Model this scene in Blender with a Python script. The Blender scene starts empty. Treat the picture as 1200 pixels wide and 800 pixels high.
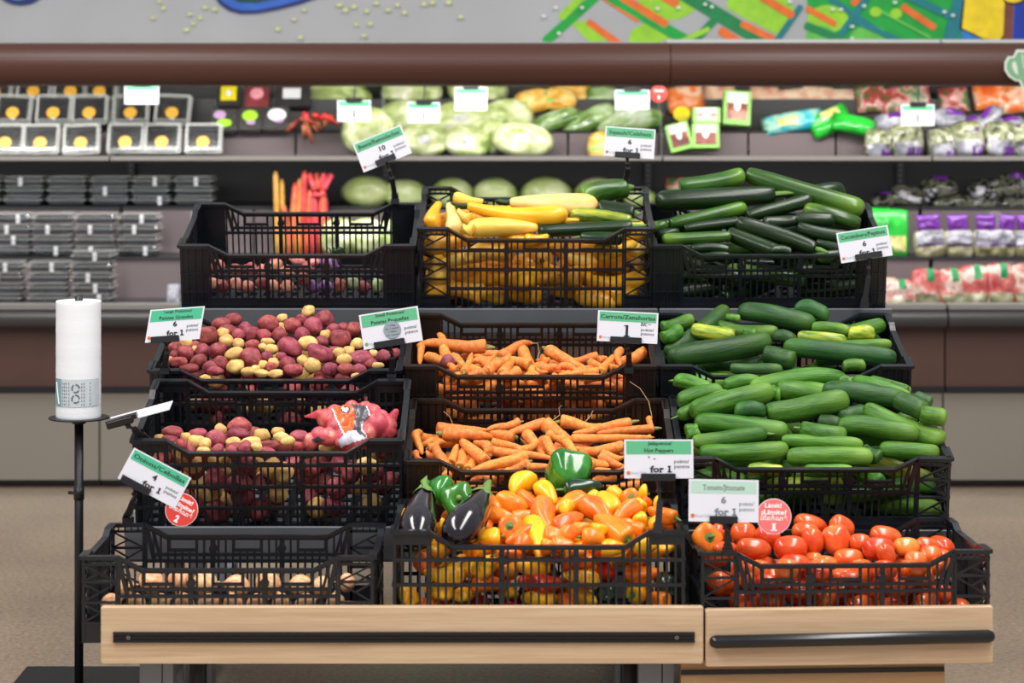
import bpy, bmesh, math, random
import numpy as np
from mathutils import Vector, Matrix, Euler, Quaternion, noise

C = bpy.context.scene.collection
SC = bpy.context.scene
random.seed(7)
PI = math.pi

# ------------------------------------------------------------------ camera, world, lights, exposure
F = 2833.0          # focal length in pixels of the 1200x800 frame
CAMH = 1.41         # camera height
YH = 100.0          # horizon row
cam = bpy.data.cameras.new('camera'); cam.lens = F / 1200 * 36; cam.sensor_width = 36
cam.shift_y = -300 / 1200
cam.dof.use_dof = True; cam.dof.focus_distance = 5.6; cam.dof.aperture_fstop = 3.6
camo = bpy.data.objects.new('camera', cam); C.objects.link(camo)
camo.location = (0, 0, CAMH); camo.rotation_euler = (PI / 2, 0, 0)
SC.camera = camo

w = bpy.data.worlds.new('world'); SC.world = w; w.use_nodes = True
w.node_tree.nodes['Background'].inputs[0].default_value = (0.93, 0.96, 1.0, 1)
w.node_tree.nodes['Background'].inputs[1].default_value = 0.45

def area(name, loc, rot, sx, sy, power, col=(1, 1, 1)):
    l = bpy.data.lights.new(name, 'AREA'); l.shape = 'RECTANGLE'; l.size = sx; l.size_y = sy
    l.energy = power; l.color = col
    o = bpy.data.objects.new(name, l); C.objects.link(o); o.location = loc; o.rotation_euler = rot
    return o
# rows of ceiling lamps over the aisle (above and in front of the frame)
for x in (-1.9, 1.5):
    area('ceiling_lamp', (x, 3.2, 3.9), (0, 0, 0), 0.8, 7.0, 262, (1.0, 0.98, 0.95))
# lamp strips of the refrigerated cases, mounted under their canopies
for k in range(5):
    area('case_lamp', (-2.0 + 1.0 * k, 8.44, 1.452), (math.radians(50), 0, 0), 0.95, 0.04, 5.2, (1.0, 0.98, 0.93))
    area('shelf_lamp', (-2.0 + 1.0 * k, 8.71, 1.118), (math.radians(20), 0, 0), 0.95, 0.03, 1.7, (1.0, 0.97, 0.95))

SC.view_settings.view_transform = 'Standard'; SC.view_settings.look = 'None'
SC.view_settings.gamma = 1.0; SC.view_settings.use_curve_mapping = False
SC.view_settings.exposure = 0.0

# ------------------------------------------------------------------ helpers
def P(px, py, d):
    return Vector(((px - 600) * d / F, d, CAMH - (py - YH) * d / F))

def lin(c):
    return tuple((v / 255 / 12.92) if v / 255 <= 0.04045 else ((v / 255 + 0.055) / 1.055) ** 2.4 for v in c)

class MB:
    """collects shapes into one mesh"""
    def __init__(s): s.v = []; s.f = []; s.m = []; s.M = Matrix(); s.mi = 0
    def add(s, vs, fs):
        b = len(s.v); s.v += [tuple(s.M @ Vector(p)) for p in vs]
        s.f += [tuple(b + i for i in f) for f in fs]; s.m += [s.mi] * len(fs)
    def box(s, x0, x1, y0, y1, z0, z1):
        s.add([(x0, y0, z0), (x1, y0, z0), (x1, y1, z0), (x0, y1, z0), (x0, y0, z1), (x1, y0, z1), (x1, y1, z1), (x0, y1, z1)],
              [(0, 3, 2, 1), (4, 5, 6, 7), (0, 1, 5, 4), (1, 2, 6, 5), (2, 3, 7, 6), (3, 0, 4, 7)])
    def rbox(s, x0, x1, y0, y1, z0, z1, b=0.003):
        # box with chamfered vertical-profile edges (octagonal in x-z and capped in y)
        pr = [(x0 + b, z0), (x1 - b, z0), (x1, z0 + b), (x1, z1 - b), (x1 - b, z1), (x0 + b, z1), (x0, z1 - b), (x0, z0 + b)]
        cx, cz = (x0 + x1) / 2, (z0 + z1) / 2
        rings = []
        for y, k in ((y0, 1), (y0 + b, 0), (y1 - b, 0), (y1, 1)):
            rings.append([(x - math.copysign(b * .6, x - cx) * k, y, z - math.copysign(b * .6, z - cz) * k) for x, z in pr])
        vs = [p for r in rings for p in r]; fs = []
        for i in range(3):
            for j in range(8): fs.append((i * 8 + j, i * 8 + (j + 1) % 8, i * 8 + 8 + (j + 1) % 8, i * 8 + 8 + j))
        fs.append(tuple(range(7, -1, -1))); fs.append(tuple(24 + i for i in range(8)))
        s.add(vs, fs)
    def beam(s, p, q, a, b, up=(0, 1, 0)):
        # bar from p to q, a wide along `side`, b along `up`
        p = Vector(p); q = Vector(q); d = (q - p)
        if d.length < 1e-7: return
        d.normalize(); up = Vector(up); sd = d.cross(up)
        if sd.length < 1e-5: up = Vector((1, 0, 0)); sd = d.cross(up)
        sd.normalize(); u = sd.cross(d)
        vs = []
        for c in (p, q):
            for i, j in ((-1, -1), (1, -1), (1, 1), (-1, 1)): vs.append(tuple(c + sd * (i * a / 2) + u * (j * b / 2)))
        s.add(vs, [(0, 3, 2, 1), (4, 5, 6, 7), (0, 1, 5, 4), (1, 2, 6, 5), (2, 3, 7, 6), (3, 0, 4, 7)])
    def tube(s, pts, rad, n=8, cap=True):
        pts = [Vector(p) for p in pts]; rr = rad if isinstance(rad, (list, tuple)) else [rad] * len(pts)
        vs = []; fs = []; u = None
        for i, p in enumerate(pts):
            d = (pts[min(i + 1, len(pts) - 1)] - pts[max(i - 1, 0)]).normalized()
            if u is None:
                u = d.orthogonal().normalized()
            else:
                u = (u - d * u.dot(d)).normalized()
            v = d.cross(u)
            for k in range(n):
                a = 2 * PI * k / n; vs.append(tuple(p + (u * math.cos(a) + v * math.sin(a)) * rr[i]))
        for i in range(len(pts) - 1):
            for k in range(n):
                fs.append((i * n + k, i * n + (k + 1) % n, (i + 1) * n + (k + 1) % n, (i + 1) * n + k))
        if cap:
            fs.append(tuple(range(n - 1, -1, -1))); fs.append(tuple((len(pts) - 1) * n + k for k in range(n)))
        s.add(vs, fs)
    def disc(s, c, r, y, n=32, th=0.001):
        # upright disc facing -y
        cx, cz = c; vs = []; fs = []
        for yy in (y, y + th):
            for k in range(n): vs.append((cx + r * math.cos(2 * PI * k / n), yy, cz + r * math.sin(2 * PI * k / n)))
        fs.append(tuple(range(n))); fs.append(tuple(range(2 * n - 1, n - 1, -1)))
        for k in range(n): fs.append((k, n + k, n + (k + 1) % n, (k + 1) % n))
        s.add(vs, fs)
    def slab(s, poly, y0, y1):
        # polygon in x-z extruded in y
        n = len(poly); vs = [(x, y0, z) for x, z in poly] + [(x, y1, z) for x, z in poly]
        fs = [tuple(range(n)), tuple(range(2 * n - 1, n - 1, -1))]
        for k in range(n): fs.append((k, n + k, n + (k + 1) % n, (k + 1) % n))
        s.add(vs, fs)
    def mesh(s, name, mats, smooth=False):
        me = bpy.data.meshes.new(name); me.from_pydata(s.v, [], s.f)
        for m in (mats if isinstance(mats, (list, tuple)) else [mats]): me.materials.append(m)
        me.polygons.foreach_set('material_index', s.m)
        if smooth: me.polygons.foreach_set('use_smooth', [True] * len(s.f))
        me.update(); return me
    def build(s, name, mats, parent=None, smooth=False):
        return link(name, s.mesh(name, mats, smooth), parent)

def link(name, me, parent=None, mw=None):
    o = bpy.data.objects.new(name, me); C.objects.link(o)
    if parent is not None: o.parent = parent
    if mw is not None: o.matrix_local = mw
    return o

def tag(o, label=None, cat=None, group=None, kind=None):
    if label: o['label'] = label
    if cat: o['category'] = cat
    if group: o['group'] = group
    if kind: o['kind'] = kind
    return o

def thing(name, label, cat, group=None, mw=None):
    o = bpy.data.objects.new(name, None); C.objects.link(o); o.empty_display_size = 0.05
    if mw is not None: o.matrix_world = mw
    return tag(o, label, cat, group)

# ------------------------------------------------------------------ materials
def newmat(name):
    m = bpy.data.materials.new(name); m.use_nodes = True
    nt = m.node_tree; b = nt.nodes['Principled BSDF']; return m, nt, b

def N(nt, t, **kw):
    n = nt.nodes.new(t)
    for k, v in kw.items(): setattr(n, k, v)
    return n

def plain(name, col, rough=0.5, metal=0.0, spec=0.5, bump=0.0, bscale=60, var=0.0, vscale=8, emit=None, coat=0, trans=0, alpha=1):
    m, nt, b = newmat(name); c = lin(col)
    b.inputs['Base Color'].default_value = (*c, 1); b.inputs['Roughness'].default_value = rough
    b.inputs['Metallic'].default_value = metal; b.inputs['Specular IOR Level'].default_value = spec
    b.inputs['Coat Weight'].default_value = coat; b.inputs['Coat Roughness'].default_value = 0.12
    b.inputs['Transmission Weight'].default_value = trans; b.inputs['Alpha'].default_value = alpha
    if emit:
        b.inputs['Emission Color'].default_value = (*c, 1); b.inputs['Emission Strength'].default_value = emit
    if bump or var:
        tc = N(nt, 'ShaderNodeTexCoord')
        if var:
            n = N(nt, 'ShaderNodeTexNoise'); n.inputs['Scale'].default_value = vscale; n.inputs['Detail'].default_value = 5
            nt.links.new(tc.outputs['Object'], n.inputs['Vector'])
            r = N(nt, 'ShaderNodeValToRGB'); r.color_ramp.elements[0].position = .3; r.color_ramp.elements[1].position = .7
            r.color_ramp.elements[0].color = (*[x * (1 - var) for x in c], 1); r.color_ramp.elements[1].color = (*[min(1, x * (1 + var)) for x in c], 1)
            nt.links.new(n.outputs['Fac'], r.inputs[0]); nt.links.new(r.outputs[0], b.inputs['Base Color'])
        if bump:
            n = N(nt, 'ShaderNodeTexNoise'); n.inputs['Scale'].default_value = bscale; n.inputs['Detail'].default_value = 4
            nt.links.new(tc.outputs['Object'], n.inputs['Vector'])
            bp = N(nt, 'ShaderNodeBump'); bp.inputs['Strength'].default_value = bump; bp.inputs['Distance'].default_value = .003
            nt.links.new(n.outputs['Fac'], bp.inputs['Height']); nt.links.new(bp.outputs[0], b.inputs['Normal'])
    return m

def organic(name, c1, c2, scale=4, stretch=(1, 1, 1), rough=.4, bump=.1, bscale=20, spots=None, spot_t=.68, tip=None, tip_from=.25,
            rnd=(.0, .25), coat=0.0, sss=0.0, ctr=.5, spread=.15, ridges=0, spec=.4):
    """vegetable skin: noise between two colours in object space, random shade per object, spots, other colour at the +x tip"""
    m, nt, b = newmat(name); L = nt.links
    tc = N(nt, 'ShaderNodeTexCoord'); oi = N(nt, 'ShaderNodeObjectInfo')
    mp = N(nt, 'ShaderNodeMapping'); mp.inputs['Scale'].default_value = stretch
    ad = N(nt, 'ShaderNodeVectorMath'); ad.operation = 'ADD'
    cm = N(nt, 'ShaderNodeVectorMath'); cm.operation = 'SCALE'; cm.inputs[0].default_value = (17, 31, 23)
    L.new(oi.outputs['Random'], cm.inputs['Scale'])
    L.new(tc.outputs['Object'], mp.inputs['Vector']); L.new(mp.outputs[0], ad.inputs[0]); L.new(cm.outputs[0], ad.inputs[1])
    n = N(nt, 'ShaderNodeTexNoise'); n.inputs['Scale'].default_value = scale; n.inputs['Detail'].default_value = 6; n.inputs['Roughness'].default_value = .6
    L.new(ad.outputs[0], n.inputs['Vector'])
    r = N(nt, 'ShaderNodeValToRGB'); e = r.color_ramp.elements
    e[0].position = ctr - spread; e[1].position = ctr + spread; e[0].color = (*lin(c1), 1); e[1].color = (*lin(c2), 1)
    L.new(n.outputs['Fac'], r.inputs[0]); col = r.outputs[0]
    def mix(a, fac, bcol):
        x = N(nt, 'ShaderNodeMix'); x.data_type = 'RGBA'
        L.new(fac, x.inputs['Factor']); L.new(a, x.inputs['A'])
        x.inputs['B'].default_value = (*bcol, 1); return x.outputs['Result']
    if spots:
        n2 = N(nt, 'ShaderNodeTexNoise'); n2.inputs['Scale'].default_value = scale * 4; n2.inputs['Detail'].default_value = 3
        L.new(ad.outputs[0], n2.inputs['Vector'])
        mr = N(nt, 'ShaderNodeMapRange'); mr.inputs['From Min'].default_value = spot_t; mr.inputs['From Max'].default_value = spot_t + .06
        L.new(n2.outputs['Fac'], mr.inputs['Value']); col = mix(col, mr.outputs[0], lin(spots))
    if tip:
        sx = N(nt, 'ShaderNodeSeparateXYZ'); L.new(tc.outputs['Object'], sx.inputs[0])
        mr = N(nt, 'ShaderNodeMapRange'); mr.inputs['From Min'].default_value = tip_from; mr.inputs['From Max'].default_value = .5
        mr.inputs['To Max'].default_value = .8
        L.new(sx.outputs['X'], mr.inputs['Value']); col = mix(col, mr.outputs[0], lin(tip))
    hs = N(nt, 'ShaderNodeHueSaturation')
    mv = N(nt, 'ShaderNodeMapRange'); mv.inputs['To Min'].default_value = 1 - rnd[1]; mv.inputs['To Max'].default_value = 1 + rnd[1]
    L.new(oi.outputs['Random'], mv.inputs['Value']); L.new(mv.outputs[0], hs.inputs['Value'])
    fr = N(nt, 'ShaderNodeMath'); fr.operation = 'MULTIPLY'; fr.inputs[1].default_value = 7.31; L.new(oi.outputs['Random'], fr.inputs[0])
    fr2 = N(nt, 'ShaderNodeMath'); fr2.operation = 'FRACT'; L.new(fr.outputs[0], fr2.inputs[0])
    mh = N(nt, 'ShaderNodeMapRange'); mh.inputs['To Min'].default_value = .5 - rnd[0]; mh.inputs['To Max'].default_value = .5 + rnd[0]
    L.new(fr2.outputs[0], mh.inputs['Value']); L.new(mh.outputs[0], hs.inputs['Hue'])
    L.new(col, hs.inputs['Color']); L.new(hs.outputs[0], b.inputs['Base Color'])
    b.inputs['Roughness'].default_value = rough; b.inputs['Coat Weight'].default_value = coat; b.inputs['Coat Roughness'].default_value = .08
    b.inputs['Specular IOR Level'].default_value = spec
    if sss: b.inputs['Subsurface Weight'].default_value = sss; b.inputs['Subsurface Radius'].default_value = (.01, .006, .003)
    if bump:
        n3 = N(nt, 'ShaderNodeTexNoise'); n3.inputs['Scale'].default_value = bscale; n3.inputs['Detail'].default_value = 3
        L.new(ad.outputs[0], n3.inputs['Vector'])
        bp = N(nt, 'ShaderNodeBump'); bp.inputs['Strength'].default_value = bump; bp.inputs['Distance'].default_value = .004
        L.new(n3.outputs['Fac'], bp.inputs['Height']); L.new(bp.outputs[0], b.inputs['Normal'])
    return m

def clear_plastic(name, col=(240, 245, 245), amt=.35, rough=.12, glossy=False):
    m, nt, b = newmat(name)
    b.inputs['Base Color'].default_value = (*lin(col), 1); b.inputs['Roughness'].default_value = rough
    b.inputs['Specular IOR Level'].default_value = .8
    if glossy:
        g_ = N(nt, 'ShaderNodeBsdfGlossy'); g_.inputs['Roughness'].default_value = rough; g_.inputs['Color'].default_value = (*lin(col), 1); b = g_
    t = N(nt, 'ShaderNodeBsdfTransparent'); mx = N(nt, 'ShaderNodeMixShader'); mx.inputs[0].default_value = amt
    nt.links.new(t.outputs[0], mx.inputs[1]); nt.links.new(b.outputs[0], mx.inputs[2])
    nt.links.new(mx.outputs[0], nt.nodes['Material Output'].inputs[0]); return m

def wood(name, c1, c2):
    m, nt, b = newmat(name); L = nt.links
    tc = N(nt, 'ShaderNodeTexCoord'); mp = N(nt, 'ShaderNodeMapping'); mp.inputs['Scale'].default_value = (1.0, 12, 30)
    n = N(nt, 'ShaderNodeTexNoise'); n.inputs['Scale'].default_value = 3; n.inputs['Detail'].default_value = 8; n.inputs['Distortion'].default_value = .6
    n.inputs['Roughness'].default_value = .65
    L.new(tc.outputs['Object'], mp.inputs[0]); L.new(mp.outputs[0], n.inputs['Vector'])
    r = N(nt, 'ShaderNodeValToRGB'); e = r.color_ramp.elements; e[0].position = .35; e[1].position = .62
    e[0].color = (*lin(c1), 1); e[1].color = (*lin(c2), 1)
    L.new(n.outputs['Fac'], r.inputs[0]); L.new(r.outputs[0], b.inputs['Base Color']); b.inputs['Roughness'].default_value = .45
    bp = N(nt, 'ShaderNodeBump'); bp.inputs['Strength'].default_value = .08; L.new(n.outputs['Fac'], bp.inputs['Height']); L.new(bp.outputs[0], b.inputs['Normal'])
    return m

def floor_mat():
    m, nt, b = newmat('speckled_concrete'); L = nt.links
    tc = N(nt, 'ShaderNodeTexCoord')
    n = N(nt, 'ShaderNodeTexNoise'); n.inputs['Scale'].default_value = 2.2; n.inputs['Detail'].default_value = 6
    n2 = N(nt, 'ShaderNodeTexNoise'); n2.inputs['Scale'].default_value = 75; n2.inputs['Detail'].default_value = 5; n2.inputs['Roughness'].default_value = .7
    n3 = N(nt, 'ShaderNodeTexVoronoi'); n3.inputs['Scale'].default_value = 42
    for q in (n, n2, n3): L.new(tc.outputs['Object'], q.inputs['Vector'])
    r = N(nt, 'ShaderNodeValToRGB'); e = r.color_ramp.elements; e[0].position = .32; e[1].position = .68
    e[0].color = (*lin((122, 104, 88)), 1); e[1].color = (*lin((176, 158, 138)), 1)
    L.new(n2.outputs['Fac'], r.inputs[0])
    r2 = N(nt, 'ShaderNodeValToRGB'); e = r2.color_ramp.elements; e[0].position = .3; e[1].position = .7
    e[0].color = (.82, .80, .78, 1); e[1].color = (1.05, 1.03, 1.0, 1); L.new(n.outputs['Fac'], r2.inputs[0])
    mu = N(nt, 'ShaderNodeMix'); mu.data_type = 'RGBA'; mu.blend_type = 'MULTIPLY'; mu.inputs['Factor'].default_value = 1
    L.new(r.outputs[0], mu.inputs['A']); L.new(r2.outputs[0], mu.inputs['B'])
    r3 = N(nt, 'ShaderNodeValToRGB'); e = r3.color_ramp.elements; e[0].position = .08; e[1].position = .16
    e[0].color = (.45, .42, .4, 1); e[1].color = (1, 1, 1, 1); L.new(n3.outputs['Distance'], r3.inputs[0])
    mu2 = N(nt, 'ShaderNodeMix'); mu2.data_type = 'RGBA'; mu2.blend_type = 'MULTIPLY'; mu2.inputs['Factor'].default_value = .8
    L.new(mu.outputs['Result'], mu2.inputs['A']); L.new(r3.outputs[0], mu2.inputs['B'])
    L.new(mu2.outputs['Result'], b.inputs['Base Color']); b.inputs['Roughness'].default_value = .38
    return m

def mottled(name, cols, scale=30, rough=.3, coat=.4):
    """printed or see-through bag of mixed produce: blotches of several colours"""
    m, nt, b = newmat(name); L = nt.links
    tc = N(nt, 'ShaderNodeTexCoord'); oi = N(nt, 'ShaderNodeObjectInfo'); ad = N(nt, 'ShaderNodeVectorMath'); ad.operation = 'ADD'
    L.new(tc.outputs['Object'], ad.inputs[0]); L.new(oi.outputs['Location'], ad.inputs[1])
    n = N(nt, 'ShaderNodeTexNoise'); n.inputs['Scale'].default_value = scale; n.inputs['Detail'].default_value = 3
    L.new(ad.outputs[0], n.inputs['Vector'])
    r = N(nt, 'ShaderNodeValToRGB'); r.color_ramp.interpolation = 'EASE'; e = r.color_ramp.elements
    k = len(cols)
    while len(e) < k: e.new(.5)
    for i, c in enumerate(cols): e[i].position = .32 + .36 * i / (k - 1); e[i].color = (*lin(c), 1)
    L.new(n.outputs['Fac'], r.inputs[0]); L.new(r.outputs[0], b.inputs['Base Color'])
    b.inputs['Roughness'].default_value = rough; b.inputs['Coat Weight'].default_value = coat; b.inputs['Coat Roughness'].default_value = .1
    bp = N(nt, 'ShaderNodeBump'); bp.inputs['Strength'].default_value = .5; bp.inputs['Distance'].default_value = .01
    L.new(n.outputs['Fac'], bp.inputs['Height']); L.new(bp.outputs[0], b.inputs['Normal'])
    return m

M = {}
M['crate'] = plain('black_crate_plastic', (20, 23, 29), .3, spec=.55, bump=.12, bscale=90, var=.3, vscale=14)
M['crate_brown'] = plain('brownish_crate_plastic', (32, 23, 20), .38, spec=.5, bump=.12, bscale=90, var=.4, vscale=14)  # brown tinted black plastic, blotched at random
M['wood'] = wood('pale_beech', (190, 158, 124), (208, 180, 148))
M['wood2'] = wood('tan_beech', (172, 134, 92), (188, 152, 110))
M['black'] = plain('black_plastic', (22, 22, 25), .35, spec=.5)
M['rubber'] = plain('black_bumper', (16, 16, 19), .22, spec=.6)
M['grey_metal'] = plain('grey_painted_metal', (98, 101, 107), .45, spec=.5, var=.1)
M['leg_grey'] = plain('blue_grey_paint', (128, 134, 142), .45)
M['caster'] = plain('caster_rubber', (60, 66, 72), .5)
M['steel'] = plain('steel', (150, 152, 155), .3, metal=1)
M['white_roll'] = plain('bag_roll_film', (236, 238, 242), .35, bump=.15, bscale=200)
M['stand'] = plain('stand_black', (20, 21, 24), .45)
M['card'] = plain('sign_card', (220, 220, 229), .25, coat=.3)
M['green_band'] = plain('sign_green', (92, 176, 130), .35, coat=.3)
M['green_band2'] = plain('sign_green_bluish', (70, 178, 138), .35, coat=.3)
M['green_faded'] = plain('sign_green_glare', (178, 208, 192), .3, coat=.3)  # header green paled by glare, put into the colour
M['ink'] = plain('black_ink', (20, 20, 24), .5)
M['ink_grey'] = plain('grey_ink', (160, 164, 170), .5)
M['ink_faded'] = plain('glare_ink', (120, 128, 130), .5)  # ink of the same sign, lightened to carry the glare
M['logo'] = plain('logo_orange', (205, 110, 60), .5)
M['logo_red'] = plain('logo_red', (215, 90, 70), .5)
M['logo_green'] = plain('logo_green', (110, 150, 90), .5)
M['sticker_red'] = plain('sticker_red', (216, 62, 56), .35)
M['sticker_pink'] = plain('sticker_pink', (236, 112, 112), .35)
M['white_ink'] = plain('white_ink', (245, 240, 240), .5)
M['sticker_grey'] = plain('sticker_grey', (140, 150, 160), .4)
# ------------------------------------------------------------------ structure: floor, mural wall
b = MB(); b.box(-6, 6, 1.5, 11, -.05, 0); tag(b.build('floor', floor_mat()), kind='structure')
M['wall'] = plain('wall_grey', (172, 172, 174), .7, var=.05, vscale=3)
WY = 8.95
b = MB(); b.box(-6, 6, WY, WY + .1, 1.505, 3.6); wallo = tag(b.build('wall_back', M['wall']), kind='structure')
b = MB(); b.box(-6, 6, 9.75, 9.85, 0, 1.45); tag(b.build('wall_behind_cases', M['wall'], wallo))

def wx(px): return (px - 600) * WY / F
def wz(py): return CAMH - (py - YH) * WY / F
mural_cols = {'g': (20, 160, 60), 'l': (150, 205, 50), 'o': (228, 108, 40), 't': (20, 120, 130), 'd': (16, 128, 70), 'n': (20, 40, 110), 'b': (50, 100, 190),
              'k': (10, 70, 70), 'y': (236, 204, 30), 'c': (40, 120, 190), 'r': (120, 62, 48), 'u': (20, 50, 160), 'z': (22, 24, 30), 'w': (225, 228, 225), 'p': (206, 212, 140), 'e': (100, 190, 80)}
mm = {k: plain('mural_paint_' + k, v, .6, var=.12, vscale=25) for k, v in mural_cols.items()}
strokes = {}
mural = thing('wall_mural', 'painted mural of crossing green and orange strokes and blue leaves on grey wall', 'mural')
lay = [0]
def poly(c, pts):
    lay[0] += 1; y = WY - .001 - .0002 * lay[0]
    if c in 'pw': strokes.setdefault(c, MB()).slab([(wx(x), wz(yy)) for x, yy in pts], y, WY)
    else:
        b = MB(); b.slab([(wx(x), wz(yy)) for x, yy in pts], y, WY); b.build('painted_stroke', mm[c], mural)
def stroke(c, x1, y1, x2, y2, wd):
    d = Vector((x2 - x1, y2 - y1)).normalized(); n = Vector((-d.y, d.x)) * wd / 2
    pts = []
    for s, base in ((1, (x1, y1)), (-1, (x2, y2))):
        for k in range(5):
            a = PI / 2 - PI * k / 4
            v = n * math.sin(a) * s - d * math.cos(a) * s * wd * .3
            pts.append((base[0] + v.x, base[1] + v.y))
    poly(c, pts)
def blob(c, cx, cy, rx, ry, n=20):
    poly(c, [(cx + rx * math.cos(2 * PI * k / n), cy + ry * math.sin(2 * PI * k / n)) for k in range(n)])
# green lattice of the right half
poly('g', [(940, -120), (1132, -120), (1132, 54), (1005, 54), (948, 34), (946, 10)])
blob('l', 783, -2, 36, 26); blob('l', 765, 46, 28, 20); poly('l', [(668, 26), (688, 24), (712, 48), (690, 49)])
poly('l', [(852, -30), (905, -40), (935, 20), (912, 42), (852, 10)]); blob('e', 1018, 44, 22, 14); blob('l', 970, 22, 24, 16); blob('e', 962, 42, 18, 12)
stroke('g', 640, 48, 705, -10, 11); stroke('l', 658, 20, 690, -12, 9); stroke('o', 690, 26, 726, 52, 8)
stroke('o', 705, -6, 748, 22, 9); stroke('g', 715, -4, 815, 54, 13); stroke('o', 728, -4, 780, 28, 9); stroke('o', 778, -4, 792, 4, 10)
stroke('d', 800, -8, 900, 52, 16); stroke('d', 812, 50, 842, 18, 9); stroke('o', 870, 28, 910, 48, 8); stroke('o', 845, 36, 872, 54, 10); stroke('l', 800, 48, 830, 34, 6)
stroke('t', 938, 8, 910, 48, 7); stroke('o', 892, -4, 928, 18, 9); stroke('o', 946, 10, 978, 28, 7)
stroke('t', 960, -10, 1050, 50, 6); stroke('t', 1020, -8, 980, 48, 8); stroke('d', 945, 30, 985, 46, 9); stroke('t', 1000, 24, 1060, 50, 6)
stroke('o', 1058, 8, 1094, 32, 8); stroke('e', 1030, 12, 1090, 44, 3); stroke('o', 1000, 4, 1010, -8, 8); stroke('t', 1060, -6, 1125, 24, 9); stroke('t', 1112, 50, 1125, 0, 16)
for x, y in ((1026, 14), (1050, 16)): blob('l', x, y, 7, 6)
# painted figure at the right end: yellow cloth, brown arm, blue ground
poly('c', [(1126, -60), (1215, -60), (1215, 54), (1126, 54)]); poly('u', [(1192, -60), (1240, -60), (1240, 54), (1186, 54)])
poly('z', [(1134, -60), (1182, -60), (1182, 34), (1172, 49), (1152, 47), (1124, 34)]); poly('y', [(1136, -60), (1179, -60), (1180, 33), (1171, 47), (1152, 45), (1127, 33)])
stroke('r', 1184, -40, 1180, 56, 11); blob('z', 1187, 0, 12, 6); blob('y', 1187, -2, 11, 5)
# two dark blue leaf shapes at the left
poly('n', [(238, -40), (250, -6), (258, 5), (268, 12), (282, 16), (302, 15.5), (326, 11), (350, 5), (374, -3), (400, -16), (410, -40)])
poly('b', [(243, -40), (254, -7), (262, 3), (272, 9), (284, 12.5), (301, 12), (325, 7.5), (348, 1.5), (371, -6), (394, -18), (402, -40)])
poly('k', [(256, -40), (264, -10), (270, -2), (280, 3), (300, 4), (324, -1), (346, -7), (370, -18), (380, -40)]); blob('n', 25, -16, 30, 22); blob('e', 22, -20, 22, 20)
# flecks
rs = random.Random(3)
for x, y in ((187, 2), (192, 10), (180, 21), (235, 21), (227, 28), (219, 35), (241, 9), (223, 17), (252, 11), (326, 34), (345, 23), (352, 44), (357, 12), (398, 6), (405, 12), (415, 8), (430, 13), (434, 28), (427, 42), (418, 29), (441, 4), (455, 12), (466, 6), (474, 15), (497, 5), (507, 3), (526, 3), (540, 20)):
    blob('p', x, y, 2.0 + rs.random() * 1.5, 1.6 + rs.random(), 8)
for x, y in ((651, 9), (637, 19), (770, 10), (795, 9), (826, 5), (834, 8), (682, 9), (655, 39), (975, 11), (985, 11), (998, 31), (998, 45), (1106, 14), (1116, 18), (925, 2), (1048, 3), (1012, 7)):
    blob('w', x, y, 2.4, 1.8, 8)
for c, mb in strokes.items(): tag(mb.build('paint_flecks', mm[c], mural), kind='stuff')

# ------------------------------------------------------------------ crates
CW, CD = .594, .368
TILT = math.radians(14)
crate_cache = {}
def top_at(u, h, dip, half, post, slope):
    a = half - post - abs(u)
    return h if a <= 0 else h - dip * min(1, a / slope)

def wall_panel(mb, half, post, h, style, long):
    """one crate wall in u (along), t (0 outside .. inward), z; drawn as x,y,z"""
    dip = {'flap': .026, 'tall': .03, 'low': .026}[style] if long else .012
    slope = .05 if long else .03
    a = half - post
    T = .005
    bar = .0046; pitch = .0158
    if style == 'tall': rails = [.0, .062, .113, .164]; base = .012
    else: rails = [.0, .092]; base = .036
    ztop = lambda u: top_at(u, h, dip, half, post, slope) - .006
    mb.box(-a, a, .0, T, 0, base)
    for i, z in enumerate(rails[1:]):
        mb.box(-a, a, -.004, T, z, z + .007)
    if style != 'tall' and long:
        mb.box(-a + .02, a - .02, -.002, T, .106, .113)
    # top rim along the dip
    pts = [(-a, h)] + [(-a + slope, h - dip), (a - slope, h - dip)] + [(a, h)]
    for (u0, z0), (u1, z1) in zip(pts, pts[1:]):
        mb.beam((u0, .001, z0 - .003), (u1, .001, z1 - .003), .014, .006, up=(0, 0, 1))
        if long: mb.beam((u0, .003, z0 - .007), (u1, .003, z1 - .007), .004, .007, up=(0, 0, 1))
    # handle windows and bars
    wins = [(-.141, .03), (0, .03), (.141, .03)] if long else [(0, .032)]
    wz0, wz1 = (h - dip - .032, h - dip - .010) if style == 'flap' else (h - dip - .028, h - dip - .010)
    n = int(2 * a / pitch)
    for k in range(n + 1):
        u = -a + (2 * a - n * pitch) / 2 + k * pitch
        zt = ztop(u)
        inw = any(abs(u - c) < hw for c, hw in wins)
        if inw:
            mb.box(u - bar / 2, u + bar / 2, .001, T - .001, base, wz0)
        else:
            mb.box(u - bar / 2, u + bar / 2, .001, T - .001, base, zt)
    for c, hw in wins:
        mb.box(c - hw, c + hw, -.001, T, wz0 - .004, wz0 + .003)
        for s in (-1, 1): mb.box(c + s * hw - .003, c + s * hw + .003, -.001, T, wz0, wz1 + .008)
    # mullions with bosses
    for u in ((-.075, .075) if long else (0,)):
        mb.box(u - .0045, u + .0045, -.003, T, base, ztop(u))
        zs = rails[2:] if style == 'tall' else [.118]
        if long:
            for z in zs:
                mb.tube([(u, -.008, z + .004), (u, T, z + .004)], .0095, 10)
    if style == 'flap' and long:
        for s in (-1, 1):
            mb.beam((s * (a - .002), -.002, h - .004), (s * (a - .02), -.002, .1), .009, .008, up=(0, 1, 0))
            mb.beam((s * (a - .016), -.003, h - .012), (s * (a - .034), -.003, .1), .006, .008, up=(0, 1, 0))

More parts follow.
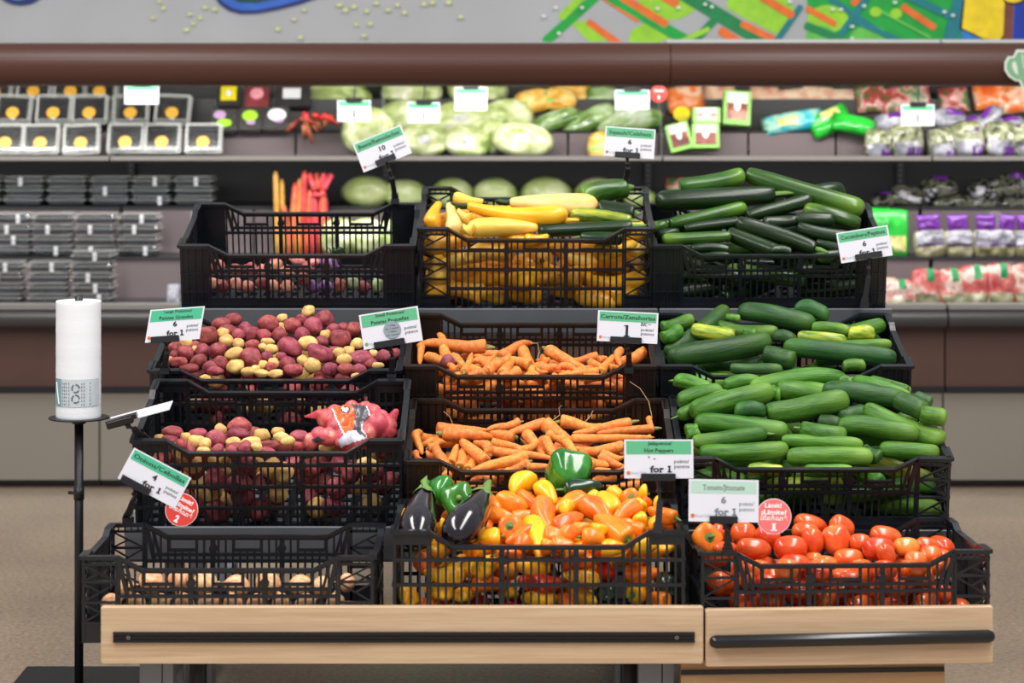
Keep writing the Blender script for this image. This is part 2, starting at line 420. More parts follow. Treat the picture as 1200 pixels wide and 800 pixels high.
def post_mesh(mb, h, post, style, half):
    """post at +u end of a wall (u from half-post to half)"""
    T = .006; u0, u1 = half - post, half
    for u in (u0 + .002, u1 - .003): mb.box(u - .003, u + .003, -.001, T, 0, h)
    if style == 'ribbed':
        zs = [.0, .062, .113, .164, h - .008] if h > .2 else [0, .092, h - .008]
        for z in zs: mb.box(u0, u1, -.003, T - .001, z, z + .007)
        mb.box(u0, u1, .0, T, 0, .012); mb.box(u0, u1, .0, T, h - .03, h)
        for k in range(1, 4): mb.box(u0 + k * post / 4 - .0024, u0 + k * post / 4 + .0024, -.001, T - .001, 0, h)
    elif style == 'solid':
        mb.box(u0, u1, .002, T, 0, h)
        for k in range(1, 4): mb.box(u0 + k * post / 4 - .0018, u0 + k * post / 4 + .0018, -.002, T, 0, h)
        for z in (.05, .1): mb.box(u0, u1, -.002, T, z, z + .004)
    else:
        zs = [.0, .04, .082, .124, h - .018] if h < .2 else [.0, .045, .09, .13, .17, h - .018]
        mb.box(u0, u1, .001, T, 0, zs[1])
        for z in zs[1:]: mb.box(u0, u1, -.002, T, z - .002, z + .003)
        for z0, z1 in zip(zs[1:-1], zs[2:]):
            i = zs.index(z0)
            if i % 2: mb.beam((u0, .002, z0), (u1, .002, z1), .0035, .004); mb.beam((u0 + post * .5, .002, (z0 + z1) / 2), (u1, .002, z0), .0035, .004)
            else: mb.beam((u0, .002, z1), (u1, .002, z0), .0035, .004); mb.beam((u0 + post * .5, .002, (z0 + z1) / 2), (u1, .002, z1), .0035, .004)
        for k in range(1, 5): mb.box(u0 + k * post / 5 - .0012, u0 + k * post / 5 + .0012, .0, T, h - .018, h)
    mb.box(u0, u1 + .002, -.007, T + .004, h - .008, h)

def crate_meshes(style, h, post_style, mat):
    key = (style, h, post_style, mat.name)
    if key in crate_cache: return crate_cache[key]
    hw, hd = CW / 2, CD / 2; post = .072; sp = .062
    R = lambda a: Matrix.Rotation(a, 4, 'Z')
    mats = {'front': Matrix.Identity(4), 'back': Matrix.Translation((0, CD, 0)) @ R(PI),
            'left': Matrix.Translation((-hw, hd, 0)) @ R(-PI / 2), 'right': Matrix.Translation((hw, hd, 0)) @ R(PI / 2)}
    out = []
    for k, nm in (('front', 'front_panel'), ('back', 'back_panel')):
        b = MB(); b.M = mats[k]; wall_panel(b, hw, post, h, style, True); out.append((nm, b.mesh(nm, mat)))
    for k in ('left', 'right'):
        b = MB(); b.M = mats[k]; wall_panel(b, hd, sp, h, style, False); out.append(('side_panel', b.mesh('side_panel', mat)))
    mx = Matrix.Scale(-1, 4, (1, 0, 0))
    for (wl, wl2, flip) in (('front', 'left', True), ('front', 'right', False), ('back', 'right', True), ('back', 'left', False)):
        b = MB(); b.M = mats[wl] @ (mx if flip else Matrix.Identity(4)); post_mesh(b, h, post, post_style, hw)
        b.M = mats[wl2] @ (Matrix.Identity(4) if flip else mx); post_mesh(b, h, sp, post_style, hd)
        out.append(('corner_post', b.mesh('corner_post', mat)))
    b = MB()
    for k in range(17): x = -hw + .01 + k * (CW - .02) / 16; b.box(x - .008, x + .008, .005, CD - .005, .002, .007)
    for k in range(9): y = .01 + k * (CD - .02) / 8; b.box(-hw + .005, hw - .005, y - .008, y + .008, .0, .006)
    out.append(('base_grid', b.mesh('base_grid', mat)))
    crate_cache[key] = out; return out

CR = {}
def crate(key, pxc, pyt, d, style, h, tilt, label, post_style='x', mat='crate', yaw=0):
    top = P(pxc, pyt, d)
    Rm = Matrix.Rotation(yaw, 4, 'Z') @ Matrix.Rotation(tilt, 4, 'X')
    org = top - (Rm @ Vector((0, 0, h)))
    mw = Matrix.Translation(org) @ Rm
    t = thing('produce_crate', label, 'crate', 'plastic produce crates on the carts', mw)
    for nm, me in crate_meshes(style, h, post_style, M[mat]): link(nm, me, t)
    CR[key] = dict(mw=mw, inv=mw.inverted(), h=h, d=d, org=org, tilt=tilt, yaw=yaw, style=style, top=pyt)
    return t

D1, D2, D3, D4 = 4.93, 5.34, 5.74, 6.15
crate('onion', 267, 651, D1, 'flap', .178, 0, 'low black plastic crate with a few onions, bottom row left of the pepper crate')
crate('pepper', 631.5, 621, D1, 'tall', .228, 0, 'tall black crate of orange and yellow mini peppers and two eggplants, bottom row middle', 'ribbed')
crate('tomato', 991, 645, D1 + .02, 'flap', .178, 0, 'low black plastic crate of red plum tomatoes on the right hand table', yaw=math.radians(2.5))
crate('potato_low', 313, 515, D2, 'tall', .228, TILT, 'tall black plastic crate holding loose potatoes and a red net bag, above the onion crate', 'ribbed')
crate('carrot_low', 634, 539, D2, 'low', .178, TILT, 'black plastic crate of carrots just behind the mini peppers', 'solid', 'crate_brown')
crate('cuke_low', 957, 536, D2, 'flap', .178, TILT, 'black plastic crate heaped with pale green cucumbers above the tomato crate')
crate('potato_up', 322, 433, D3, 'low', .178, TILT, 'black plastic crate full of small red and gold potatoes under the beet crate', 'solid')
crate('carrot_up', 622, 428, D3, 'low', .178, TILT, 'brownish black plastic crate of carrots under the yellow squash crate', 'solid', 'crate_brown')
crate('cuke_up', 921.5, 428, D3, 'flap', .178, TILT, 'black plastic crate of dark cucumbers under the zucchini crate', 'solid')
crate('beet', 347.5, 287, D4, 'flap', .178, TILT, 'nearly empty black plastic crate with beets in the bottom, top row left', 'solid')
crate('squash', 628.5, 267, D4, 'tall', .228, TILT, 'tall black plastic crate of yellow squash on the top row')
crate('zucchini', 903, 287, D4, 'flap', .178, TILT, 'black plastic crate piled high with dark green zucchini, top row right', 'solid')

# ------------------------------------------------------------------ carts
cart = thing('display_cart', 'stepped display cart with pale wooden front board under the left and middle crates', 'cart', None, Matrix.Translation((-.23, 5.0, 0)))
cart2 = thing('display_table', 'narrower pale wooden display table with round black bumper bar under the tomato crate', 'table', None, Matrix.Translation((.70, 5.0, 0)))
def under(key): c = CR[key]; return c['org'].z, c['org'].y
def part(mb, name, mat, parent, smooth=False, kind=None):
    o = mb.build(name, mat, None, smooth); o.parent = parent; o.matrix_parent_inverse = parent.matrix_world.inverted()
    return o
bpy.context.view_layer.update()
yF = D1 - .022
def board(mb, x0, x1, z0, z1, y0, y1): mb.rbox(x0, x1, y0, y1, z0, z1, .003)
xl, xr = (120 - 600) * D1 / F, (823.5 - 600) * D1 / F
zt, zb = P(0, 708, D1).z, P(0, 775, D1).z
b = MB(); board(b, xl, xr, zb, zt, yF, yF + .02); part(b, 'front_board', M['wood'], cart)
zr = P(0, 743, D1).z
xa, xb = (135 - 600) * D1 / F, (813 - 600) * D1 / F
b = MB()
b.box(xa, xb, yF - .007, yF - .0005, zr - .0105, zr - .006); b.box(xa, xb, yF - .007, yF - .0005, zr + .006, zr + .0105); b.box(xa, xb, yF - .003, yF - .0005, zr - .007, zr + .007)
b.box(xa, xb, yF - .006, yF - .0005, zr - .0015, zr + .0005)
rail = part(b, 'slotted_rail', M['black'], cart)
for px in (153, 792):
    b = MB(); b.tube([((px - 600) * D1 / F, yF - .008, zr), ((px - 600) * D1 / F, yF - .002, zr)], .004, 12); o = part(b, 'screw', M['steel'], rail)
    b = MB(); b.tube([((px - 600) * D1 / F, yF - .0087, zr), ((px - 600) * D1 / F, yF - .0075, zr)], .0018, 8); part(b, 'screw_hole', M['black'], rail)
zd = CR['onion']['org'].z
b = MB(); b.box(xl + .01, xr - .01, D1 + .003, D1 + .42, zd - .024, zd - .004); part(b, 'deck', M['wood2'], cart)
x4a, x4b = -.86, .372
def tier(parent, key, xa, xb, lip0, lip1):
    c = CR[key]; R = Matrix.Rotation(c['tilt'], 4, 'X'); o = Vector((0, c['org'].y, c['org'].z))
    if key.endswith('low') and key.startswith('potato'): pass
    b = MB(); b.M = Matrix.Translation(o) @ R
    b.box(xa, xb, -.002, CD + .0, -.012, -.004); part(b, 'shelf', M['grey_metal'], parent)
    b = MB(); b.M = Matrix.Translation(o) @ R
    b.rbox(xa, xb, -.022, -.014, lip0, lip1, .002); b.box(xa, xb, -.022, .0, lip0, lip0 + .006); part(b, 'shelf_lip', M['grey_metal'], parent)
tier(cart, 'carrot_low', x4a, x4b, -.055, .028)
tier(cart, 'potato_up', x4a, x4b, -.055, .012)
tier(cart, 'beet', x4a, x4b, -.055, .014)
tier(cart2, 'cuke_low', .376, .985, -.055, .014)
tier(cart2, 'cuke_up', .376, .965, -.055, .012)
tier(cart2, 'zucchini', .376, .97, -.055, .014)
for par, xs in ((cart, (x4a - .014, x4b - .02)), (cart2, (.39, .985))):
    for x in ((x4a + .1, x4b - .1) if par is cart else (.47, .88)):
        b = MB(); b.box(x - .02, x + .02, 6.50, 6.54, 0, .90); part(b, 'rear_post', M['leg_grey'], par)
        for yy, zz in ((5.45, CR['carrot_low']['org'].z), (5.85, CR['potato_up']['org'].z), (6.26, CR['beet']['org'].z)):
            zq = zz - .012 + (yy - (5.39 if yy < 5.6 else 5.79 if yy < 6 else 6.2)) * .249
            b = MB(); b.box(x - .02, x + .02, yy - .02, yy + .02, 0.0, zq + .012); part(b, 'shelf_post', M['leg_grey'], par)
    xs2 = (x4a + .1, x4b - .1) if par is cart else (.47, .88)
    for x in xs2:
        b = MB(); b.box(x - .015, x + .015, D1 + .40, 6.5, .10, .13); part(b, 'bottom_rail', M['leg_grey'], par)
for px0, px1 in ((165, 204), (748, 789)):
    x0, x1 = (px0 - 600) * 5.0 / F, (px1 - 600) * 5.0 / F
    b = MB(); b.box(x0, (x0 + x1) / 2 + .011, 4.985, 5.03, .0, zd - .024); b.box((x0 + x1) / 2 + .0135, x1, 4.983, 5.03, .0, zd - .024); part(b, 'leg', M['leg_grey'], cart)
for px in (235, 736):
    x = (px - 600) * 5.2 / F; zc = P(0, 800, 5.2).z
    b = MB(); b.tube([(x - .016, 5.2, .11), (x - .012, 5.2, .11), (x + .012, 5.2, .11), (x + .016, 5.2, .11)], [.10, .11, .11, .10], 28)
    cw = part(b, 'caster_wheel', M['caster'], cart, True)
    b = MB(); b.box(x - .028, x - .018, 5.16, 5.24, .08, .235); b.box(x + .018, x + .028, 5.16, 5.24, .08, .235); b.box(x - .028, x + .028, 5.15, 5.25, .23, zd - .024); b.tube([(x - .034, 5.2, .1), (x + .034, 5.2, .1)], .012, 10)
    part(b, 'caster_fork', M['leg_grey'], cart)
# right table (yawed a little)
Y2 = Matrix.Translation((P(826, 0, D1).x, yF, 0)) @ Matrix.Rotation(math.radians(3.2), 4, 'Z')
L2 = (1162 - 826) * D1 / F * 1.012
b = MB(); b.M = Y2; b.rbox(0, L2, 0, .02, P(0, 778.5, D1).z, P(0, 711.5, D1).z, .003); part(b, 'front_board', M['wood'], cart2)
zr2 = P(0, 747, D1).z
b = MB(); b.M = Y2
pts = []
for k in range(7): a = PI / 2 * k / 6; pts.append((.004 + .016 * (1 - math.sin(a)) * 1.0, -.002 - .018 * (1 - math.cos(a)) * 0 - .016, zr2))
pts = [(.006, -.015, zr2), (.010, -.015, zr2), (.018, -.015, zr2), (L2 - .014, -.015, zr2 + .004), (L2 - .006, -.015, zr2 + .004), (L2 - .002, -.015, zr2 + .004)]
b.tube(pts, [.006, .0105, .0135, .0135, .0105, .006], 16); part(b, 'bumper_bar', M['rubber'], cart2, True)
b = MB(); b.M = Y2; b.rbox(-.045, L2 - .09, .045, .062, .0, P(0, 776, D1).z, .002); part(b, 'lower_panel', M['wood2'], cart2)
b = MB(); b.M = Y2; b.box(-.045, L2 - .092, .04, .0455, P(0, 786, 4.98).z, P(0, 781, 4.98).z); part(b, 'trim_strip', M['black'], cart2)
zd2 = CR['tomato']['org'].z
b = MB(); b.M = Y2; b.box(.006, L2 - .006, .0215, .44, zd2 - .024, zd2 - .004); part(b, 'deck', M['wood2'], cart2)
for x in (.04, L2 - .14):
    for y in (.09, .40):
        b = MB(); b.M = Y2; b.box(x, x + .05, y, y + .04, 0, zd2 - .024); part(b, 'leg', M['leg_grey'], cart2)

# ------------------------------------------------------------------ bag roll stand
ds = 5.68; sx = (92.5 - 600) * ds / F
st = thing('bag_roll_stand', 'slim black floor stand with a round disc carrying the plastic bag roll', 'stand', None, Matrix.Translation((sx, ds, 0)))
b = MB(); b.rbox(-.155, .155, -.16, .16, 0, .008, .002); b.build('base_plate', M['stand'], st)
zdsc = P(0, 489, ds).z
b = MB(); b.tube([(0, 0, .008), (0, 0, zdsc)], .0105, 14); b.build('pole', M['stand'], st, True)
b = MB(); b.tube([(0, 0, P(0, 585, ds).z), (0, 0, P(0, 570, ds).z)], .0125, 14); b.tube([(-.025, 0, P(0, 577, ds).z), (0, 0, P(0, 577, ds).z)], .004, 8); b.build('clamp_knob', M['stand'], st, True)
b = MB(); b.tube([(0, 0, zdsc - .014), (0, 0, zdsc - .002)], [.016, .02], 16); b.build('hub', M['stand'], st, True)
b = MB(); b.tube([(0, 0, zdsc - .002), (0, 0, zdsc + .001)], .071, 36); b.build('disc', M['stand'], st, False)
ztop = P(0, 352, ds).z
b = MB(); b.tube([(0, 0, zdsc), (0, 0, ztop + .010)], .009, 12); b.build('spindle', M['stand'], st, True)
roll = thing('bag_roll', 'tall white roll of clear produce bags standing on the black stand', 'bag roll', None, Matrix.Translation((sx - .001, ds, zdsc + .001)))
hr = ztop - zdsc - .001; rr = .0525
b = MB(); n = 48; vs = []; fs = []
zs = [0, .002] + [hr * k / 40 for k in range(1, 40)] + [hr - .002, hr]
for i, z in enumerate(zs):
    r_ = rr * (.985 if i in (0, len(zs) - 1) else 1 + .006 * math.sin(i * 2.3) * (i % 2))
    for k in range(n): vs.append((r_ * math.cos(2 * PI * k / n), r_ * math.sin(2 * PI * k / n), z))
for i in range(len(zs) - 1):
    for k in range(n): fs.append((i * n + k, i * n + (k + 1) % n, (i + 1) * n + (k + 1) % n, (i + 1) * n + k))
b.add(vs, fs)
ri = .0095; base = len(b.v); vs = [(ri * math.cos(2 * PI * k / n), ri * math.sin(2 * PI * k / n), z) for z in (hr, 0) for k in range(n)]
b.add(vs, [])
top0 = (len(zs) - 1) * n
b.f += [(top0 + k, top0 + (k + 1) % n, base + (k + 1) % n, base + k) for k in range(n)]; b.m += [0] * n
b.f += [(base + k, base + (k + 1) % n, base + n + (k + 1) % n, base + n + k) for k in range(n)]; b.m += [0] * n
b.build('wound_film', M['white_roll'], roll, True)
def curved(mb, a0, a1, z0, z1, r, n=12):
    vs = []; fs = []
    for k in range(n + 1):
        a = math.radians(a0 + (a1 - a0) * k / n); vs += [(r * math.sin(a), -r * math.cos(a), z0), (r * math.sin(a), -r * math.cos(a), z1)]
    for k in range(n): fs.append((2 * k, 2 * k + 2, 2 * k + 3, 2 * k + 1))
    mb.add(vs, fs)
M['label_teal'] = plain('label_teal', (122, 160, 168), .4, var=.15, vscale=80); M['label_grey'] = plain('label_grey', (196, 204, 208), .4, var=.06, vscale=60)
M['label_ink'] = plain('label_ink', (92, 104, 112), .5)
zl0, zl1 = (488 - 473) * ds / F, (488 - 441) * ds / F
b = MB(); curved(b, -37, 72, zl0, zl1, rr + .0010, 24); lab = b.build('printed_label', M['label_grey'], roll)
b = MB(); curved(b, -66, -37, zl0, zl1, rr + .0010, 12); b.build('printed_label', M['label_teal'], roll)
b = MB()
for zc in (.30, .68):
    zc = zl0 + (zl1 - zl0) * zc
    for k in range(3):
        for j in range(5):
            a = 3 + 9 * math.cos(math.radians(k * 120 + j * 18)); a2 = 3 + 9 * math.cos(math.radians(k * 120 + j * 18 + 20))
            z1 = zc + .009 * math.sin(math.radians(k * 120 + j * 18)); z2 = zc + .009 * math.sin(math.radians(k * 120 + j * 18 + 20)); r = rr + .002
            p = lambda a, z: (r * math.sin(math.radians(a)), -r * math.cos(math.radians(a)), z)
            b.beam(p(a, z1), p(a2, z2), .003, .0006)
for a in (-32, -27, -22, -14, 18, 24, 40): 
    p = lambda a, z: ((rr + .0016) * math.sin(math.radians(a)), -(rr + .0016) * math.cos(math.radians(a)), z)
    for q in range(7):
        z = zl0 + .004 + q * (zl1 - zl0 - .008) / 7; b.beam(p(a, z), p(a, z + .0035 + .002 * ((q * 7 + int(a)) % 3) / 3), .0014, .0005)
b.build('printed_symbols', M['label_ink'], lab)
b = MB(); p = lambda a, z: ((rr + .0016) * math.sin(math.radians(a)), -(rr + .0016) * math.cos(math.radians(a)), z)
b.beam(p(-58, zl1 - .008), p(-46, zl0 + .006), .003, .0006); b.build('printed_symbols', M['white_ink'], lab)
# ------------------------------------------------------------------ produce meshes (unit size: x from -.5 to .5, radius .5)
def cr_spline(pts, sub=3):
    out = []
    for i in range(len(pts) - 1):
        p0 = pts[max(i - 1, 0)]; p1 = pts[i]; p2 = pts[i + 1]; p3 = pts[min(i + 2, len(pts) - 1)]
        for k in range(sub):
            t = k / sub
            out.append(tuple(.5 * (2 * b_ + (c - a) * t + (2 * a - 5 * b_ + 4 * c - d) * t * t + (3 * b_ - a - 3 * c + d) * t ** 3) for a, b_, c, d in zip(p0, p1, p2, p3)))
    out.append(pts[-1]); return [(x, max(r, 0)) for x, r in out]

def lathe(prof, mat, name, seg=20, bend=0, lobes=(0, 0), nz=0, nscale=2.0, seed=0, sub=3, bend2=0, flat=0):
    pr = cr_spline(prof, sub); vs = []; fs = []
    off = Vector((seed * 3.7, seed * 1.3, seed * 5.1))
    for x, r in pr:
        t = x - .5
        bz = bend * (1 - 4 * t * t) + bend2 * math.sin(2 * PI * t)
        for k in range(seg):
            a = 2 * PI * k / seg
            rr_ = r * (1 + lobes[0] * math.cos(lobes[1] * a + seed) * min(1, r * 2.4))
            if nz: rr_ *= 1 + nz * noise.noise(Vector((t * nscale * 2, math.cos(a) * nscale * .5, math.sin(a) * nscale * .5)) + off)
            vs.append((t, rr_ * math.cos(a), rr_ * math.sin(a) * (1 - flat) + bz))
    n = len(pr)
    for i in range(n - 1):
        for k in range(seg): fs.append((i * seg + k, (i + 1) * seg + k, (i + 1) * seg + (k + 1) % seg, i * seg + (k + 1) % seg))
    fs.append(tuple(range(seg))); fs.append(tuple((n - 1) * seg + k for k in range(seg - 1, -1, -1)))
    b = MB(); b.add(vs, fs); return b.mesh(name, mat, True)

def stub(pts, rads, mat, name, n=8, bend=0):
    b = MB(); b.tube(pts, rads, n); return b.mesh(name, mat, True)

def potato_mesh(seed, mat, name, lump=.10):
    bm = bmesh.new(); bmesh.ops.create_icosphere(bm, subdivisions=3, radius=.5)
    off = Vector((seed * 2.1, seed * 3.3, seed * .7))
    for v in bm.verts:
        d = v.co.normalized(); v.co = d * .5 * (1 + lump * noise.noise(d * 1.3 + off) * 1.6 + .02 * noise.noise(d * 5 + off))
    me = bpy.data.meshes.new(name); bm.to_mesh(me); bm.free(); me.materials.append(mat)
    me.polygons.foreach_set('use_smooth', [True] * len(me.polygons)); return me

O = organic
M['red_potato'] = O('red_potato_skin', (124, 46, 58), (168, 82, 84), 2.6, rough=.55, bump=.12, bscale=14, spots=(204, 150, 130), spot_t=.66, rnd=(.012, .22), spec=.3)
M['gold_potato'] = O('gold_potato_skin', (198, 150, 84), (232, 196, 126), 2.4, rough=.55, bump=.1, bscale=14, spots=(140, 96, 56), spot_t=.70, rnd=(.008, .15), spec=.3)
M['carrot'] = O('carrot_skin', (208, 108, 36), (234, 148, 74), 3, (5, 1, 1), rough=.55, bump=.22, bscale=9, spots=(196, 104, 52), spot_t=.68, rnd=(.006, .13), spec=.35)
M['carrot_top'] = plain('carrot_crown', (128, 122, 58), .7, var=.5, vscale=20)
M['root_hair'] = plain('dry_root', (196, 160, 120), .7)
M['cuke'] = O('cucumber_skin', (40, 86, 18), (80, 130, 40), 2.4, (.8, 1.6, 1.6), rough=.42, bump=.3, bscale=11, spots=(104, 148, 70), spot_t=.70, tip=(112, 152, 58), tip_from=.1, rnd=(.012, .2), spec=.3)
M['cuke_dark'] = O('dark_cucumber_skin', (30, 64, 28), (52, 92, 42), 2.4, (.8, 1.6, 1.6), rough=.42, bump=.28, bscale=11, spots=(84, 120, 66), spot_t=.70, tip=(72, 112, 44), tip_from=.2, rnd=(.012, .2), spec=.3)
M['cuke_yellow'] = O('yellow_green_cucumber_skin', (90, 128, 36), (188, 196, 62), 2.4, (.8, 1.6, 1.6), rough=.36, bump=.2, bscale=11, rnd=(.01, .1), coat=.15)
M['zuke'] = O('zucchini_skin', (10, 28, 10), (26, 54, 18), 3.0, (.5, 4, 4), rough=.3, bump=.08, bscale=12, spots=(84, 116, 62), spot_t=.70, rnd=(.012, .25), coat=.2, spec=.35)
M['zuke_light'] = O('light_zucchini_skin', (26, 62, 14), (58, 100, 28), 2.6, (.5, 4, 4), rough=.3, bump=.08, bscale=12, spots=(112, 148, 78), spot_t=.70, tip=(104, 146, 44), tip_from=.15, rnd=(.01, .15), coat=.2, spec=.35)
M['zuke_yellow'] = O('yellow_blotched_zucchini_skin', (30, 84, 26), (196, 196, 54), 1.6, (.8, 1.2, 1.2), rough=.28, bump=.05, rnd=(.01, .1), coat=.4, ctr=.56)
M['stem_green'] = plain('green_stem', (96, 128, 60), .6, var=.25, vscale=6)
M['stem_dark'] = plain('dark_stem', (44, 66, 30), .6, var=.3, vscale=6)
M['stem_tan'] = plain('tan_stem', (172, 160, 96), .6, var=.25, vscale=6)
M['squash_orange'] = O('orange_squash_skin', (236, 164, 20), (250, 190, 48), 2.5, rough=.35, bump=.06, rnd=(.008, .08), coat=.25)
M['squash_yellow'] = O('yellow_squash_skin', (236, 184, 60), (250, 212, 104), 2.5, rough=.38, bump=.06, rnd=(.008, .08), coat=.2)
M['squash_pale'] = O('pale_squash_skin', (236, 196, 104), (250, 222, 148), 2.5, rough=.42, bump=.06, spots=(222, 172, 80), spot_t=.7, rnd=(.006, .05))
M['squash_old'] = O('blemished_squash_skin', (196, 138, 34), (238, 184, 58), 2.2, rough=.45, bump=.12, spots=(110, 74, 34), spot_t=.64, rnd=(.01, .22))
M['pepper_orange'] = O('orange_pepper_skin', (234, 100, 12), (246, 136, 34), 2, rough=.32, bump=.03, rnd=(.008, .1), coat=.2)
M['pepper_yellow'] = O('yellow_pepper_skin', (246, 164, 12), (252, 196, 40), 2, rough=.32, bump=.03, rnd=(.008, .08), coat=.2)
M['pepper_red'] = O('red_pepper_skin', (176, 34, 22), (212, 62, 30), 2, rough=.32, bump=.03, rnd=(.008, .15), coat=.2)
M['pepper_green'] = O('green_pepper_skin', (22, 96, 28), (60, 142, 44), 2, rough=.2, bump=.03, rnd=(.01, .1), coat=.6)
M['pepper_dark'] = O('dark_jalapeno_skin', (12, 40, 22), (28, 66, 36), 2, rough=.22, bump=.03, rnd=(.01, .2), coat=.5)
M['eggplant'] = O('eggplant_skin', (12, 7, 14), (26, 14, 28), 2, rough=.16, bump=.02, rnd=(.01, .1), coat=.8)
M['tomato'] = O('plum_tomato_skin', (200, 56, 14), (226, 98, 36), 1.6, rough=.25, bump=.02, rnd=(.006, .13), coat=.45, sss=.0)
M['tomato_orange'] = O('orange_plum_tomato_skin', (220, 92, 28), (238, 130, 58), 1.6, rough=.22, bump=.02, rnd=(.01, .1), coat=.45)
M['onion'] = O('onion_skin', (206, 140, 84), (242, 200, 156), 2.5, (1, 3, 3), rough=.42, bump=.1, bscale=8, rnd=(.012, .12))
M['beet'] = O('beet_skin', (136, 62, 64), (190, 112, 102), 2.6, rough=.6, bump=.2, bscale=10, spots=(112, 90, 54), spot_t=.66, rnd=(.02, .25))
M['beet_pink'] = O('pink_beet_skin', (196, 108, 96), (232, 164, 142), 2.6, rough=.6, bump=.15, spots=(150, 110, 60), spot_t=.64, rnd=(.02, .2))
M['radish_purple'] = O('purple_turnip_skin', (92, 52, 104), (150, 104, 156), 2, rough=.5, bump=.08, rnd=(.01, .1))
M['kohlrabi'] = O('pale_green_root_skin', (150, 170, 110), (198, 208, 160), 2, rough=.5, bump=.1, rnd=(.01, .1))

PROF = {
 'carrot': [(0, .25), (.012, .42), (.05, .5), (.18, .485), (.45, .43), (.7, .35), (.88, .25), (.96, .15), (1, .03)],
 'cuke': [(0, .10), (.01, .26), (.045, .39), (.13, .47), (.4, .5), (.72, .5), (.89, .46), (.96, .36), (.99, .2), (1, .03)],
 'zuke': [(0, .24), (.008, .34), (.06, .42), (.25, .47), (.7, .5), (.9, .48), (.965, .39), (.992, .24), (1, .04)],
 'squash': [(0, .17), (.03, .24), (.15, .28), (.35, .32), (.55, .40), (.72, .48), (.84, .5), (.93, .43), (.98, .27), (1, .05)],
 'long_squash': [(0, .13), (.03, .2), (.12, .27), (.3, .36), (.52, .45), (.72, .5), (.86, .47), (.95, .34), (.99, .17), (1, .03)],
 'mini': [(.02, .1), (0, .26), (.03, .40), (.12, .48), (.3, .5), (.55, .44), (.78, .33), (.92, .2), (.985, .09), (1, .01)],
 'tomato': [(.01, .05), (0, .14), (.04, .28), (.15, .43), (.35, .5), (.6, .5), (.82, .41), (.94, .26), (.99, .12), (1, .02)],
 'onion': [(-.08, .03), (0, .07), (.06, .12), (.14, .26), (.28, .42), (.48, .5), (.7, .46), (.88, .31), (.96, .16), (1, .06)],
 'egg': [(0, .14), (.03, .24), (.16, .31), (.38, .41), (.62, .5), (.8, .48), (.92, .37), (.98, .2), (1, .03)],
 'bell': [(.12, .04), (.05, .12), (.01, .22), (.03, .34), (.12, .45), (.3, .5), (.5, .48), (.7, .42), (.86, .34), (.97, .23), (1, .14), (.96, .06), (.94, .01)],
 'jala': [(.02, .08), (0, .28), (.03, .42), (.15, .5), (.4, .5), (.7, .42), (.9, .25), (.98, .1), (1, .02)],
 'beet': [(-.12, .05), (0, .16), (.06, .3), (.2, .45), (.42, .5), (.65, .43), (.82, .28), (.92, .12), (1.1, .02)],
}
LIB = {}
def variants(key, fn, n): LIB[key] = [fn(i) for i in range(n)]
for mk in ('carrot',): variants('carrot', lambda i: lathe(PROF['carrot'], M['carrot'], 'carrot', 16, (.25, -.3, .1, .45, -.1, 0, .55, -.45)[i], (.0, 0), .14, 3.5, i + 1, bend2=(.1, -.15, .2, 0, .15, -.1, .1, .2)[i]), 8)
for mk in ('cuke', 'cuke_dark', 'cuke_yellow'):
    variants(mk, lambda i, mk=mk: lathe(PROF['cuke'], M[mk], 'cucumber', 20, (.06, .22, -.15, .3, 0)[i], (.015, 7), .07, 2.5, i + 3, bend2=(.05, 0, .08, -.06, .04)[i]), 5)
for mk in ('zuke', 'zuke_light', 'zuke_yellow'):
    variants(mk, lambda i, mk=mk: lathe(PROF['zuke'], M[mk], 'zucchini', 22, (.05, .15, -.1, .25)[i], (.018, 8), .04, 2, i + 5), 4)
for mk in ('squash_orange', 'squash_yellow', 'squash_pale', 'squash_old'):
    variants(mk, lambda i, mk=mk: lathe(PROF['squash' if i < 3 else 'long_squash'], M[mk], 'yellow_squash', 20, (.1, .35, -.2, .05)[i], (.02, 5), .06, 2, i + 2, flat=.05), 4)
for mk in ('pepper_orange', 'pepper_yellow', 'pepper_red'):
    variants(mk, lambda i, mk=mk: lathe(PROF['mini'], M[mk], 'mini_pepper', 20, (.05, .15, -.1, .2, 0)[i], (.07, 3 if i % 2 else 4), .14, 1.8, i + 4), 5)
variants('pepper_dark', lambda i: lathe(PROF['jala'], M['pepper_dark'], 'jalapeno_pepper', 18, (.1, .3)[i], (.03, 3), .06, 2, i), 2)
variants('pepper_green', lambda i: lathe(PROF['bell'], M['pepper_green'], 'bell_pepper', 32, .04, (.11, (4, 3, 4)[i]), .06, 1.5, i, 4), 3)
variants('eggplant', lambda i: lathe(PROF['egg'], M['eggplant'], 'eggplant', 26, (.06, -.08)[i], (0, 0), .02, 1, i, 4), 2)
for mk in ('tomato', 'tomato_orange'):
    variants(mk, lambda i, mk=mk: lathe(PROF['tomato'], M[mk], 'plum_tomato', 22, .0, (.025, 3), .06, 1.2, i + 1), 4)
variants('onion', lambda i: lathe(PROF['onion'], M['onion'], 'onion', 24, 0, (.012, 9), .04, 1.2, i), 3)
for mk in ('beet', 'beet_pink', 'radish_purple', 'kohlrabi'):
    variants(mk, lambda i, mk=mk: lathe(PROF['beet'], M[mk], 'beet', 18, .03, (.03, 5), .1, 1.5, i), 2)
for mk in ('red_potato', 'gold_potato'):
    variants(mk, lambda i, mk=mk: potato_mesh(i + (9 if mk[0] == 'g' else 0), M[mk], 'potato', (.10, .14, .12, .16, .09)[i]), 5)

